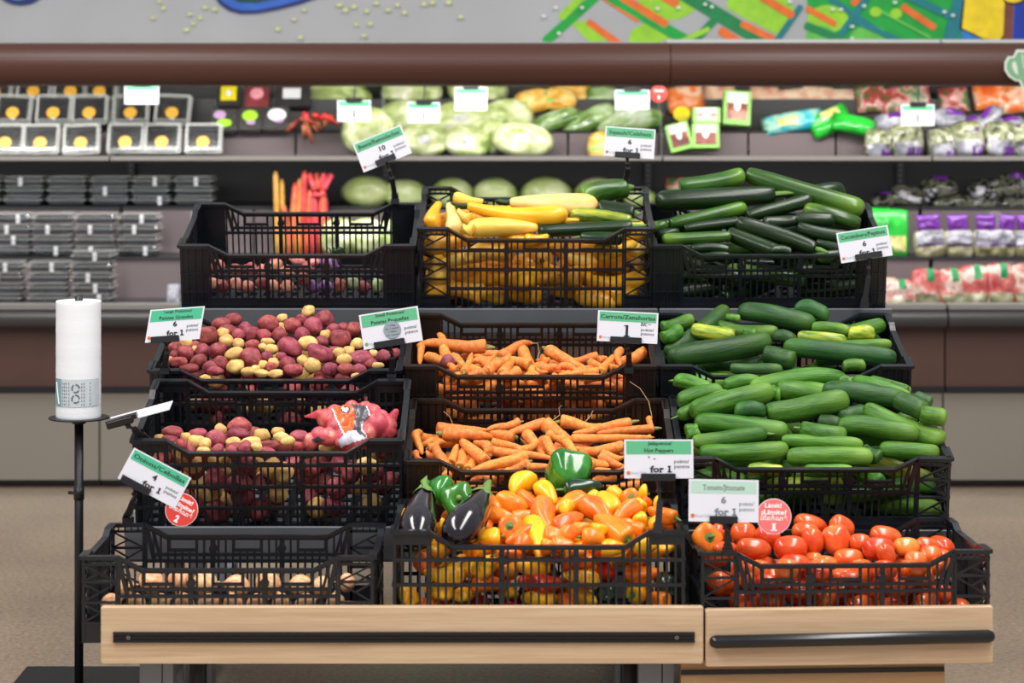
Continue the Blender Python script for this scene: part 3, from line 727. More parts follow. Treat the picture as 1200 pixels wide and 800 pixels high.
# stems and crowns, in the same unit space as their vegetable
def cap_mesh(mat, name, x0, r0, reach, points=5, stem=.2, sr=.09, bendz=.05):
    """small calyx hugging the stem end, with a short stalk"""
    b = MB(); n = points * 4; vs = [(x0 - .012, 0, 0)]; fs = []
    for k in range(n):
        a = 2 * PI * k / n; vs.append((x0 - .012, r0 * .55 * math.cos(a), r0 * .55 * math.sin(a)))
    for k in range(n):
        a = 2 * PI * k / n; q = .72 + .28 * abs(math.cos(points * a / 2)); vs.append((x0 + reach * q * .7, r0 * (1.02 + .1 * q) * math.cos(a), r0 * (1.02 + .1 * q) * math.sin(a)))
    for k in range(n):
        fs.append((0, 1 + (k + 1) % n, 1 + k)); fs.append((1 + k, 1 + (k + 1) % n, 1 + n + (k + 1) % n, 1 + n + k))
    b.add(vs, fs)
    b.tube([(x0, 0, 0), (x0 - stem * .5, 0, bendz * .4), (x0 - stem, bendz * .3, bendz)], [sr * 1.2, sr, sr * 1.15], 8)
    return b.mesh(name, mat, True)
STEM = {
 'carrot': stub([(-.5, 0, 0), (-.512, 0, 0), (-.525, 0, .02)], [.24, .2, .12], M['carrot_top'], 'crown', 10),
 'cuke': stub([(-.49, 0, 0), (-.54, 0, .03), (-.58, .02, .1)], [.09, .06, .07], M['stem_green'], 'stem', 8),
 'zuke': stub([(-.497, 0, 0), (-.508, 0, 0), (-.516, 0, .02)], [.19, .15, .17], M['stem_green'], 'stem', 8),
 'squash': stub([(-.497, 0, 0), (-.55, 0, 0), (-.58, 0, .03)], [.135, .12, .15], M['stem_dark'], 'stem', 6),
 'mini': cap_mesh(M['stem_green'], 'stem', -.49, .24, .03, 5, .22, .06, .12),
 'jala': cap_mesh(M['stem_green'], 'stem', -.495, .26, .03, 5, .2, .07, .1),
 'bell': cap_mesh(M['stem_green'], 'stem', -.42, .16, .05, 5, .2, .07, .05),
 'tomato': stub([(-.487, 0, 0), (-.492, 0, 0), (-.5, 0, 0)], [.11, .09, .03], M['stem_tan'], 'stem_scar', 10),
 'onion': stub([(-.57, 0, 0), (-.62, .01, 0), (-.66, .05, .03)], [.04, .035, .05], M['root_hair'], 'dry_neck', 6),
 'beet': stub([(-.6, 0, 0), (-.66, 0, .02), (-.74, .04, .06)], [.08, .05, .05], M['stem_green'], 'stalk', 6),
}
# eggplant calyx follows the shoulder of the fruit
def egg_calyx():
    b = MB(); n = 30; pr = [(-.5, .17), (-.47, .27), (-.40, .31), (-.34, .335)]; vs = []; fs = []
    for i, (x, r) in enumerate(pr):
        for k in range(n):
            a = 2 * PI * k / n; q = (.45 + .55 * abs(math.cos(2.5 * a))) if i else 1
            xx = -.5 + (x + .5) * q; rr_ = .17 + (r - .17) * (q if i < 2 else min(1, q + .15)); vs.append((xx, rr_ * 1.06 * math.cos(a), rr_ * 1.06 * math.sin(a) + .06 * (1 - 4 * xx * xx)))
    for i in range(3):
        for k in range(n): fs.append((i * n + k, (i + 1) * n + k, (i + 1) * n + (k + 1) % n, i * n + (k + 1) % n))
    b.add(vs, fs)
    b.tube([(-.49, 0, 0), (-.56, 0, .0), (-.66, 0, .06), (-.74, .04, .14)], [.16, .1, .085, .1], 10)
    return b.mesh('calyx', M['stem_green'], True)
STEM['egg'] = egg_calyx()
FAM = {'carrot': 'carrot', 'cuke': 'cuke', 'cuke_dark': 'cuke', 'cuke_yellow': 'cuke', 'zuke': 'zuke', 'zuke_light': 'zuke', 'zuke_yellow': 'zuke',
       'squash_orange': 'squash', 'squash_yellow': 'squash', 'squash_pale': 'squash', 'squash_old': 'squash', 'pepper_orange': 'mini', 'pepper_yellow': 'mini', 'pepper_red': 'mini',
       'pepper_dark': 'jala', 'pepper_green': 'bell', 'eggplant': 'egg', 'tomato': 'tomato', 'tomato_orange': 'tomato', 'onion': 'onion', 'beet': 'beet', 'beet_pink': 'beet', 'radish_purple': 'beet', 'kohlrabi': 'beet'}
NAME = {'carrot': 'carrot', 'cuke': 'cucumber', 'zuke': 'zucchini', 'squash': 'yellow_squash', 'mini': 'mini_pepper', 'jala': 'jalapeno_pepper', 'bell': 'bell_pepper', 'egg': 'eggplant', 'tomato': 'plum_tomato', 'onion': 'onion', 'beet': 'beet'}
CATN = {'carrot': 'carrot', 'cuke': 'cucumber', 'zuke': 'zucchini', 'squash': 'squash', 'mini': 'pepper', 'jala': 'pepper', 'bell': 'pepper', 'egg': 'eggplant', 'tomato': 'tomato', 'onion': 'onion', 'beet': 'beet', 'potato': 'potato'}

# ------------------------------------------------------------------ piles
HID = []
class Item: pass
def axis_frame(d, roll):
    d = d.normalized(); up = Vector((0, 0, 1)) if abs(d.z) < .95 else Vector((0, 1, 0))
    y = up.cross(d).normalized(); z = d.cross(y)
    R = Matrix((d, y, z)).transposed()
    return R @ Matrix.Rotation(roll, 3, 'X')

class Pile:
    """things placed by their position in the photograph on a sloping heap surface inside a crate, then pushed apart"""
    def __init__(s, key, front, back, zoom):
        s.c = CR[key]; s.key = key; s.items = []; s.zoom = zoom   # zoom = (x0, y0, scale)
        (s.pf, s.yf), (s.pb, s.yb) = front, back
        s.rs = random.Random(key); s.side = 0
    def px(s, x, y): return s.zoom[0] + x / s.zoom[2], s.zoom[1] + y / s.zoom[2]
    def depth(s, py):
        t = (py - s.pf) / (s.pb - s.pf); t = max(-.25, min(1.25, t))
        yl = s.yf + (s.yb - s.yf) * t
        return s.c['d'] + yl * math.cos(s.c['tilt'])
    def surf(s):
        pts = []
        for py, yl in ((s.pf, s.yf), (s.pb, s.yb)):
            l = s.c['inv'] @ P(600 + (s.c['org'].x * F / s.c['d']), py, s.depth(py)); pts.append((l.y, l.z))
        return pts
    def long(s, kind, x1, y1, x2, y2, wd, var=None, roll=None, fwd=0, stem=False, label=None, group=None, end=None):
        """from stem end (x1,y1) to tip (x2,y2) in zoom pixels, wd thick; end = degrees the stem end turns to the viewer"""
        it = Item(); a = s.px(x1, y1); b_ = s.px(x2, y2); k = s.zoom[2]
        d0 = s.depth(a[1]) - fwd; d1 = s.depth(b_[1]) - fwd
        p = P(*a, d0); q = P(*b_, d1)
        if end is not None:
            mid = (p + q) / 2; ax = (q - p); L = max(ax.length, wd / k * d0 / F * end); v = Vector((ax.x, 0, ax.z))
            ax = v + Vector((0, 1, -.25)).normalized() * math.sqrt(max(1e-6, L * L - v.length_squared)); p = mid - ax / 2; q = mid + ax / 2
        it.kind = kind; it.fam = FAM[kind]; it.c = (p + q) / 2; it.a = (q - p); it.L = it.a.length; it.w = wd / k * (d0 + d1) / 2 / F
        it.rank = (a[1] + b_[1]) / 2; it.fixed = True; it.R = axis_frame(it.a, s.rs.uniform(0, 6.28) if roll is None else roll)
        kk = 1.2 if it.fam == 'mini' else 1.09; it.sc = Vector((it.L * (1.08 if it.fam == 'mini' else 1), it.w * kk, it.w * kk)); it.stem = stem; it.label = label; it.group = group; it.var = var; it.visible = True
        it.sph(s) if False else None
        s.items.append(it); return it
    def round(s, kind, x, y, wpx, hpx, ang=0, fwd=0, label=None, group=None, var=None):
        it = Item(); c = s.px(x, y); k = s.zoom[2]; d = s.depth(c[1]) - fwd
        it.kind = kind; it.fam = FAM.get(kind, 'potato'); it.c = P(*c, d); wm = wpx / k * d / F; hm = hpx / k * d / F
        an = math.radians(ang); it.a = Vector((math.cos(an), 0, -math.sin(an))); it.L = wm; it.w = hm
        it.rank = c[1]; it.fixed = True
        it.R = axis_frame(it.a, s.rs.uniform(-.3, .3)); it.sc = Vector((wm, max(hm, (wm + hm) * .42), hm)); it.stem = False; it.label = label; it.group = group; it.var = var; it.visible = True
        s.items.append(it); return it
    def fill(s, kinds, n, size, group, label, front=.13, top=.018, zmin=0.0, xr=None, ymax=None, low=False, side=0):
        s.side = side
        """unseen or half seen things that carry the heap: along the front wall and under the surface"""
        (y0, z0), (y1, z1) = s.surf(); hw = CW / 2 - .016
        for _ in range(n):
            it = Item(); L = s.rs.uniform(*size[0]); w_ = s.rs.uniform(*size[1])
            y = s.rs.uniform(.02, front) if s.rs.random() < .62 else s.rs.uniform(front, ymax or min(CD - .03, s.yb + .05))
            x = s.rs.uniform(-hw + w_ / 2, hw - w_ / 2)
            cap = z0 + (z1 - z0) * max(0, min(1, (y - y0) / (y1 - y0))) - max(0, abs(x) - .17) * s.side - max(0, y - y1) * 1.2 - top - w_ * .5
            cap = max(.02, cap)
            lo = max(zmin, cap - 2.2 * w_) if y > front else zmin
            z = s.rs.uniform(min(lo + w_ / 2, cap), cap)
            if xr: x = s.rs.uniform(*xr)
            kind = s.rs.choice(kinds if not low or z < s.c['h'] * .5 else kinds[:2]); it.kind = kind; it.fam = FAM.get(kind, 'potato')
            it.c = s.c['mw'] @ Vector((x, y, z))
            fm = it.fam
            th = s.rs.gauss(0, .5) if L > 2.2 * w_ else s.rs.uniform(-1.5, 1.5)
            if s.rs.random() < .5: th += PI
            it.a = (s.c['mw'].to_3x3() @ Vector((math.cos(th), math.sin(th), s.rs.uniform(-.25, .25)))).normalized() * L
            it.L = L; it.w = w_; it.R = axis_frame(it.a, s.rs.uniform(0, 6.28))
            it.sc = Vector((L, w_, w_)); it.rank = 0; it.fixed = False; it.stem = s.rs.random() < .25 and it.fam in ('mini', 'squash', 'zuke'); it.label = label; it.group = group; it.var = None; it.visible = False
            s.items.append(it)
    def solve(s, iters=50):
        its = s.items; own = []; off = []; rad = []
        for i, it in enumerate(its):
            r = min(it.w, it.sc.y) * .46; h = max(0, it.L / 2 - r); n = max(1, int(math.ceil(2 * h / (r * 1.1))) + 1)
            ax = it.a.normalized()
            for k in range(n):
                t = (-h + 2 * h * k / (n - 1)) if n > 1 else 0
                rr_ = r * ((1.0 - .45 * (t / max(h, 1e-6) + 1) / 2) if it.fam == 'carrot' else (.5 + .5 * (t / max(h, 1e-6) + 1) / 2 if it.fam == 'squash' else 1))
                own.append(i); off.append(ax * t); rad.append(rr_)
        own = np.array(own); off = np.array([tuple(o) for o in off]); rad = np.array(rad); c = np.array([tuple(it.c) for it in its]); c0 = c.copy()
        fixed = np.array([it.fixed for it in its]); rank = np.array([it.rank for it in its]); n = len(its)
        ray = c - np.array([[0, 0, CAMH]]); ray /= np.linalg.norm(ray, axis=1)[:, None]
        rs_ = rad[:, None] + rad[None, :]; diff = own[:, None] != own[None, :]; fs = fixed[own]
        both = fs[:, None] & fs[None, :]
        Minv = np.array(s.c['inv']); Mw = np.array(s.c['mw']); (y0, z0), (y1, z1) = s.surf(); hw = CW / 2 - .010
        hfr = s.c['h'] - .03
        def pen():
            S = c[own] + off; D = S[:, None] - S[None]; dist = np.sqrt((D ** 2).sum(2)) + 1e-9
            return S, D, dist, np.where(diff, rs_ - dist, -1)
        for itn in range(iters):
            S, D, dist, p = pen()
            ii, jj = np.nonzero(p > 0)
            nrm = D[ii, jj] / dist[ii, jj][:, None]; pp = p[ii, jj]
            mv = np.zeros_like(c); cnt = np.zeros(n) + 1e-6
            oi, oj = own[ii], own[jj]
            f_i = fixed[oi]; f_j = fixed[oj]
            # free things
            k = ~f_i; wgt = np.where(f_j, 1.0, .5)
            np.add.at(mv, oi[k], nrm[k] * (pp[k] * wgt[k])[:, None]); np.add.at(cnt, oi[k], .6)
            # placed things slide along their sight line only
            k = f_i & f_j; rr_ = ray[oi[k]]; dot = (nrm[k] * rr_).sum(1)
            rk = np.sign(rank[oj[k]] - rank[oi[k]] + 1e-3 * (oj[k] - oi[k]))
            sg = np.where(np.abs(dot) > .35, np.sign(dot), rk)
            np.add.at(mv, oi[k], rr_ * (sg * pp[k] * .5)[:, None]); np.add.at(cnt, oi[k], .6)
            c = c + mv / np.maximum(cnt, 1)[:, None] * .9
            # crate walls
            S = c[own] + off; Lc = S @ Minv[:3, :3].T + Minv[:3, 3]
            dl = np.zeros_like(Lc)
            below = Lc[:, 2] - rad * .3 < np.where(np.abs(Lc[:, 0]) < hw - .12, hfr, hfr + .03)
            dl[:, 1] += np.where(below | ~fs, np.maximum(0, .012 + rad - Lc[:, 1]), 0)
            dl[:, 1] -= np.maximum(0, Lc[:, 1] - (CD - .012 - rad))
            inx = (~fs) | (Lc[:, 2] < s.c['h'] - .01)
            dl[:, 0] += np.where(inx, np.maximum(0, -hw + rad - Lc[:, 0]) - np.maximum(0, Lc[:, 0] - hw + rad), 0)
            dl[:, 2] += np.maximum(0, .008 + rad - Lc[:, 2])
            cap = z0 + (z1 - z0) * np.clip((Lc[:, 1] - y0) / (y1 - y0), 0, 1) - np.maximum(0, Lc[:, 1] - y1) * 1.2 - np.maximum(0, np.abs(Lc[:, 0]) - .17) * s.side - .012
            dl[:, 2] -= np.where(fs, 0, np.maximum(0, Lc[:, 2] + rad * .6 - np.maximum(cap, .03)))
            big = np.zeros_like(c); dw = dl @ Mw[:3, :3].T
            for a in range(3):
                hi = np.zeros(n); lo = np.zeros(n); np.maximum.at(hi, own, dw[:, a]); np.minimum.at(lo, own, dw[:, a]); big[:, a] = hi + lo
            c = c + big * np.where(fixed, .7, 1)[:, None]
            t = c - c0; lim = .085; ln = np.linalg.norm(t, axis=1); over = fixed & (ln > lim)
            c[over] = c0[over] + t[over] * (lim / ln[over])[:, None]
        # drop unseen things that are still jammed into others
        alive = np.ones(n, bool)
        for _ in range(n):
            S, D, dist, p = pen(); al = alive[own]; p = np.where(al[:, None] & al[None, :], p, -1) / np.minimum(rad[:, None], rad[None, :])
            m = np.where(~fs, p.max(1), -1); k = int(m.argmax())
            if m[k] < .30: break
            alive[own[k]] = False
        s.left = 0
        for i, it in enumerate(its):
            it.c = Vector(c[i]); it.alive = alive[i]
        s.items = [it for it in its if it.alive]
    def emit(s):
        cnt = {}
        for it in s.items:
            v = LIB[it.kind]; k = it.var if it.var is not None else cnt.get(it.kind, s.rs.randrange(9)); cnt[it.kind] = cnt.get(it.kind, s.rs.randrange(9)) + 1
            me = v[k % len(v)]
            nm = NAME.get(it.fam) or it.kind
            o = link(nm, me); it.o = o
            o.matrix_world = Matrix.Translation(it.c) @ it.R.to_4x4() @ Matrix.Diagonal((*it.sc, 1))
            if it.stem and it.fam in STEM: link(STEM[it.fam].name.split('.')[0], STEM[it.fam], o)
            tag(o, it.label, CATN[it.fam], it.group)
            if not it.visible: HID.append(o)
    def where(s, place):
        """words for where each still unnamed thing lies: column, row and order inside that cell"""
        cols = ['far left', 'left', 'left of centre', 'centre', 'right of centre', 'right', 'far right']
        col_of = {'red_potato': 'red potato', 'gold_potato': 'gold potato', 'pepper_orange': 'orange mini pepper', 'pepper_yellow': 'yellow mini pepper', 'pepper_red': 'red mini pepper', 'pepper_dark': 'dark green jalapeno',
                  'tomato': 'red plum tomato', 'tomato_orange': 'orange plum tomato', 'carrot': 'carrot', 'squash_old': 'blemished squash', 'squash_orange': 'orange squash', 'squash_yellow': 'yellow squash', 'squash_pale': 'pale squash',
                  'zuke': 'dark zucchini', 'zuke_light': 'pale zucchini', 'cuke': 'cucumber', 'cuke_dark': 'dark cucumber', 'cuke_yellow': 'yellow green cucumber', 'beet': 'dull red beet', 'beet_pink': 'pink beet', 'radish_purple': 'purple root', 'kohlrabi': 'pale green root', 'onion': 'onion'}
        cells = {}
        for it in s.items:
            if it.label: continue
            px, py = 600 + it.c.x * F / it.c.y, YH + (CAMH - it.c.z) * F / it.c.y; l = s.c['inv'] @ it.c
            c = min(6, max(0, int((l.x / CW + .5) * 7)))
            if it.visible:
                t = (py - s.pf) / (s.pb - s.pf); r = 'front' if t < .28 else 'middle' if t < .68 else 'back'
                key = (it.kind, '%s in %s, %s, %s' % (col_of[it.kind], place, cols[c], r))
            elif l.y < .10:
                r = 'low' if l.z < s.c['h'] * .33 else 'halfway up' if l.z < s.c['h'] * .62 else 'high'
                key = (it.kind, '%s behind bars of %s, %s, %s' % (col_of[it.kind], place, cols[c], r))
            else: key = (it.kind, '%s buried deep in %s, %s' % (col_of[it.kind], place, cols[c]))
            it.px = px; cells.setdefault(key, []).append(it)
        for (k, txt), lst in cells.items():
            lst.sort(key=lambda t: t.px); n = len(lst)
            nm = [['']] + [[''], ['left one', 'right one'], ['left one', 'middle one', 'right one'], ['leftmost', 'second', 'third', 'rightmost']]
            for q, it in enumerate(lst):
                it.label = txt + ('' if n == 1 else ', ' + (nm[n][q] if n < 5 else ['leftmost', 'second', 'third', 'fourth', 'fifth', 'sixth', 'seventh', 'eighth'][min(q, 7)]))
                it.o['label'] = it.label
# ------------------------------------------------------------------ zucchini heap
p = Pile('zucchini', (300, .05), (198, .27), (755, 180, 4)); G = 'zucchini in the top crate'; gl = 'dark green zucchini in the heap of the top right crate'
for a in [
 ('zuke_light', 478, 98, 1032, 262, 92, 'long pale green zucchini lying on top of the heap, sloping down to the right'),
 ('zuke_light', 165, 152, 470, 100, 82, 'zucchini at the very back left of the heap, its end touching the topmost long one'),
 ('zuke', 612, 192, 50, 222, 92, 'thick dark zucchini lying level across the upper left with a yellow stem end'),
 ('zuke_light', 120, 328, 480, 250, 60, 'medium green zucchini sloping up to the right under the thick dark level one'),
 ('zuke', 480, 292, 788, 212, 62, 'slender blackish zucchini pointing up right at the middle of the heap'),
 ('zuke', 712, 312, 556, 325, 56, 'short zucchini in the centre with its pale cut stem facing right'),
 ('zuke', 186, 352, 470, 318, 50, 'slim zucchini in the left half lying just behind the large front diagonal one'),
 ('zuke', 804, 446, 430, 325, 78, 'large dark zucchini at the front sloping down right to its pale cut stem'),
 ('zuke_light', 1012, 332, 745, 262, 72, 'light zucchini end at the right of the heap below the topmost one'),
 ('zuke', 705, 308, 895, 312, 64, 'grey green zucchini at the right, half under the light ones'),
 ('zuke', 718, 345, 960, 392, 64, 'dark zucchini at the right running behind the cucumber sign'),
 ('zuke_light', 405, 386, 82, 402, 54, 'bright green zucchini lying level at the front left'),
 ('zuke', 392, 372, 640, 470, 74, 'dark zucchini at the front centre sloping down under the large diagonal one'),
 ('zuke', 400, 452, 215, 448, 46, 'zucchini low at the front left, just above the crate rim'),
 ('zuke', 806, 415, 930, 448, 56, 'short dark zucchini just left of the cucumber sign'),
 ('zuke_light', 110, 335, 40, 345, 46, 'zucchini tip at the far left edge below the thick dark one'),
 ('zuke', 165, 370, 60, 382, 44, 'dark zucchini end at the far left, second from the front'),
 ('zuke', 280, 488, 405, 486, 46, 'zucchini showing through the front bars of the top right crate, left half'),
 ('zuke', 690, 462, 590, 455, 44, 'zucchini end peeping over the rim under the large diagonal one'),
 ('zuke', 930, 470, 780, 490, 50, 'zucchini showing through the front bars of the top right crate, right half'),
 ('zuke_light', 905, 500, 820, 498, 44, 'pale zucchini behind the handle opening under the cucumber sign')]:
    p.long(a[0], *a[1:6], stem='stem' in a[6], label=a[6], group=G)
p.fill(['zuke', 'zuke', 'zuke_light'], 60, ((.16, .22), (.042, .052)), G, None, front=.14, side=.9)
p.solve(); p.emit(); p.where('the zucchini crate')

# ------------------------------------------------------------------ yellow squash
p = Pile('squash', (274, .05), (222, .24), (480, 205, 4)); G = 'summer squash in the tall top crate'
for a in [
 ('squash_orange', 132, 134, 92, 236, 70, 0, 'small orange yellow squash standing upright in the left corner of the tall crate'),
 ('squash_pale', 186, 140, 205, 262, 74, 0, 'pale yellow squash standing upright beside the small orange one'),
 ('squash_yellow', 345, 128, 205, 104, 62, 0, 'yellow squash at the back left of the tall crate'),
 ('squash_yellow', 225, 170, 330, 190, 76, 1, 'yellow squash bulb behind the upright pale one'),
 ('squash_orange', 272, 144, 742, 186, 88, 1, 'long orange yellow squash lying across the heap with dark stem end at left'),
 ('squash_pale', 470, 128, 884, 142, 106, 3, 'big pale smooth squash lying at the back of the tall crate'),
 ('squash_orange', 480, 214, 285, 198, 70, 2, 'deep yellow squash bulb under the long one'),
 ('squash_yellow', 600, 246, 268, 252, 92, 3, 'broad light yellow squash at the front just behind the rim'),
 ('squash_yellow', 738, 194, 400, 268, 74, 1, 'yellow squash curving down left below the long orange one'),
 ('squash_orange', 795, 212, 720, 216, 26, 2, 'thin yellow neck peeping out below the pale smooth squash'),
 ('squash_yellow', 250, 246, 300, 252, 60, 2, 'small piece of yellow squash at the left rim'),
 ('squash_orange', 650, 300, 540, 318, 60, 2, 'orange squash showing behind the middle handle opening of the tall crate')]:
    p.long(a[0], *a[1:6], var=a[6], stem=True, label=a[7], group=G, fwd=.05 if 'across the heap' in a[7] else 0)
for a in [
 ('zuke_light', 1018, 62, 800, 112, 100, 'thick green zucchini rising above the back rim of the squash crate'),
 ('zuke_yellow', 1040, 214, 752, 186, 62, 'yellow blotched zucchini lying on the squash, stem to the right'),
 ('zuke', 1042, 240, 600, 262, 60, 'long dark zucchini along the front right rim of the squash crate'),
 ('zuke', 1056, 180, 880, 160, 88, 'dark zucchini in the right corner of the squash crate'),
 ('zuke', 800, 305, 1000, 312, 56, 'zucchini behind the right handle opening of the squash crate')]:
    p.long(a[0], *a[1:6], stem=True, label=a[6], group='zucchini among the squash')
p.fill(['squash_old', 'squash_orange', 'squash_orange', 'squash_yellow', 'squash_old'], 95, ((.11, .16), (.05, .062)), G, None, front=.12)
p.solve(); p.emit(); p.where('the squash crate')

# ------------------------------------------------------------------ beets
p = Pile('beet', (340, .03), (300, .30), (200, 220, 4)); G = 'beets and roots in the top left crate'
for k, x, y, w_, h_, an, lb in [
 ('beet_pink', 600, 342, 74, 50, 10, 'pale pink beet lying highest in the top left crate'), ('radish_purple', 742, 352, 96, 78, 20, 'purple root at the right of the beets with a green sprig'),
 ('beet_pink', 492, 368, 66, 72, 60, 'round pink beet in the middle of the beet crate'), ('beet', 380, 384, 70, 64, 30, None), ('beet', 308, 384, 66, 56, 0, None), ('beet', 222, 372, 70, 70, 80, None),
 ('beet_pink', 432, 385, 50, 54, 10, None), ('beet_pink', 548, 390, 60, 54, 20, None), ('beet_pink', 176, 366, 40, 70, 90, None), ('beet', 640, 380, 60, 60, 0, None), ('beet_pink', 670, 352, 44, 60, 80, None)]:
    p.round(k, x, y, w_, h_, an, label=lb, group=G).stem = k == 'radish_purple'
for x, k in ((180, 'beet_pink'), (240, 'beet'), (300, 'beet_pink'), (365, 'beet_pink'), (420, 'beet'), (480, 'beet_pink'), (545, 'beet_pink'), (610, 'beet'), (665, 'radish_purple'), (730, 'radish_purple'), (790, 'beet'), (850, 'kohlrabi'), (905, 'beet'), (968, 'kohlrabi')):
    p.round(k, x, 468 + (x * 7 % 23), 70, 62, x % 90, label=None, group=G)
p.solve(); p.emit(); p.where('the beet crate')
bm_ = MB()
R_ = CR['beet']['mw']
q = P(200 + 785 / 4, 220 + 298 / 4, D4 + .06)
for k in range(9):
    a = k * .7; bm_.tube([q + Vector((0, 0, -.03)), q + Vector((.006 * math.cos(a), .004 * math.sin(a), -.01)), q + Vector((.014 * math.cos(a), .01 * math.sin(a), .004 + .003 * (k % 3)))], [.0012, .003, .0045], 6)
bm_.tube([q + Vector((-.012, 0, -.04)), q + Vector((-.02, 0, .005)), q + Vector((-.03, .0, .012))], [.002, .002, .001], 6)
sp = bm_.build('leaf_sprig', M['stem_dark']); tag(sp, 'small green leaf sprig sticking up above the purple root in the beet crate', 'sprig')

# ------------------------------------------------------------------ upper potatoes
p = Pile('potato_up', (440, .045), (366, .30), (150, 350, 3.636)); G1 = 'red potatoes in the upper potato crate'; G2 = 'gold potatoes in the upper potato crate'
RL = 'small red potato in the heap of the upper potato crate'; YL = 'small gold potato in the heap of the upper potato crate'
for x, y, w_, h_, an in [(450,88,75,58,10),(395,105,82,55,-10),(340,155,88,85,0),(430,138,85,60,20),(245,230,78,64,10),(320,220,66,58,0),(380,220,80,68,-35),(215,270,82,52,0),(300,265,78,58,-20),(395,275,72,68,0),
 (350,290,62,50,0),(370,308,72,44,0),(525,150,82,74,10),(580,155,64,56,30),(600,106,96,78,0),(645,152,64,62,0),(700,114,68,76,80),(740,86,50,50,0),(742,152,64,68,60),(790,115,84,80,0),(838,85,82,72,20),
 (825,185,64,58,0),(905,170,96,88,10),(875,128,62,48,0),(918,122,46,44,0),(965,130,64,76,70),(690,206,108,86,30),(818,232,122,76,22),(530,196,68,48,0),(525,250,98,88,0),(590,246,54,46,0),(680,276,68,66,0),
 (705,302,88,58,0),(860,300,72,60,0),(930,300,76,54,0),(1000,260,108,82,20),(1090,245,66,60,0),(1140,232,42,48,0),(195,240,36,44,0),(196,208,50,48,0),(500,120,54,44,0),(470,152,54,54,0),(880,222,54,44,0),
 (262,296,84,40,0),(655,246,50,40,0),(1040,280,60,50,10),(985,300,60,48,0),(610,290,50,44,0)]:
    p.round('red_potato', x, y, w_, h_, an, label=None, group=G1)
for x, y, w_, h_, an in [(770,54,56,53,0),(405,147,54,48,20),(420,180,67,56,-10),(470,192,52,52,0),(245,185,62,48,0),(452,235,86,56,-15),(460,290,77,64,0),(595,183,62,34,0),(612,215,62,47,0),(575,208,40,38,0),
 (765,190,87,64,10),(658,82,48,36,0),(842,155,48,52,70),(785,285,77,68,20),(745,265,50,50,0),(920,260,68,52,0),(940,225,56,48,0),(620,275,52,50,0),(575,282,44,42,0),(570,318,64,36,0),(510,310,62,40,0),
 (630,320,66,38,0),(545,300,44,38,0),(1045,235,44,40,0),(975,192,48,56,80),(178,262,32,34,0),(898,230,54,44,0),(285,215,30,34,0),(1065,285,54,32,0),(330,340,50,34,0),(970,330,44,30,0)]:
    p.round('gold_potato', x, y, w_, h_, an, label=None, group=G2)
p.items[48].label = 'round gold potato lying on top of the upper heap, against the shelf lip'
p.fill(['red_potato', 'red_potato', 'gold_potato'], 60, ((.04, .055), (.036, .046)), G1, None, front=.12)
p.solve(); p.emit(); p.where('the upper potato crate')
for it in p.items:
    if it.kind == 'gold_potato' and not it.visible: it.o['group'] = G2

# ------------------------------------------------------------------ lower potatoes
p = Pile('potato_low', (526, .04), (490, .20), (140, 450, 3.53)); G1 = 'red potatoes in the lower potato crate'; G2 = 'gold potatoes in the lower potato crate'
for x, y, w_, h_, an, lb in [(222,202,96,60,0,'red potato in the left back corner of the lower potato crate'),(210,234,74,48,10,None),(325,206,78,50,0,None),(400,226,88,76,10,'big red potato beside the gold ones at the left of the lower crate'),
 (497,172,98,68,0,'dull red potato resting on a bright red one in the lower crate'),(490,205,92,56,0,'bright magenta red potato in the middle of the lower crate'),(626,252,74,46,0,None),(480,260,82,40,0,None),(745,216,84,54,0,None),
 (280,300,60,66,0,None),(600,300,80,50,0,None),(240,300,50,60,0,None),(400,300,50,60,0,None),(460,305,60,60,0,None),(510,310,60,64,0,None)]:
    p.round('red_potato', x, y, w_, h_, an, label=lb, group=G1)
for x, y, w_, h_, an, lb in [(418,187,56,48,30,'gold potato leaning on the dull red one'),(275,220,50,42,0,None),(320,240,82,62,0,'pale gold potato at the front left rim of the lower crate'),(354,246,46,52,80,None),(470,240,64,44,0,None),(545,245,88,54,0,'smooth oval gold potato in the centre front'),
 (590,210,70,56,0,'freckled gold potato in the middle of the lower crate'),(655,197,58,40,0,None),(670,222,68,48,0,None),(695,236,62,44,0,None),(250,252,52,34,0,None),(165,222,48,30,0,None),(340,298,60,40,0,None),(558,300,48,44,0,None)]:
    p.round('gold_potato', x, y, w_, h_, an, label=lb, group=G2)
p.fill(['red_potato', 'red_potato', 'gold_potato'], 80, ((.045, .058), (.04, .05)), G1, None, front=.13)
p.solve(); p.emit(); p.where('the lower potato crate'); PLOW = p
for it in p.items:
    if it.kind == 'gold_potato' and not it.visible: it.o['group'] = G2

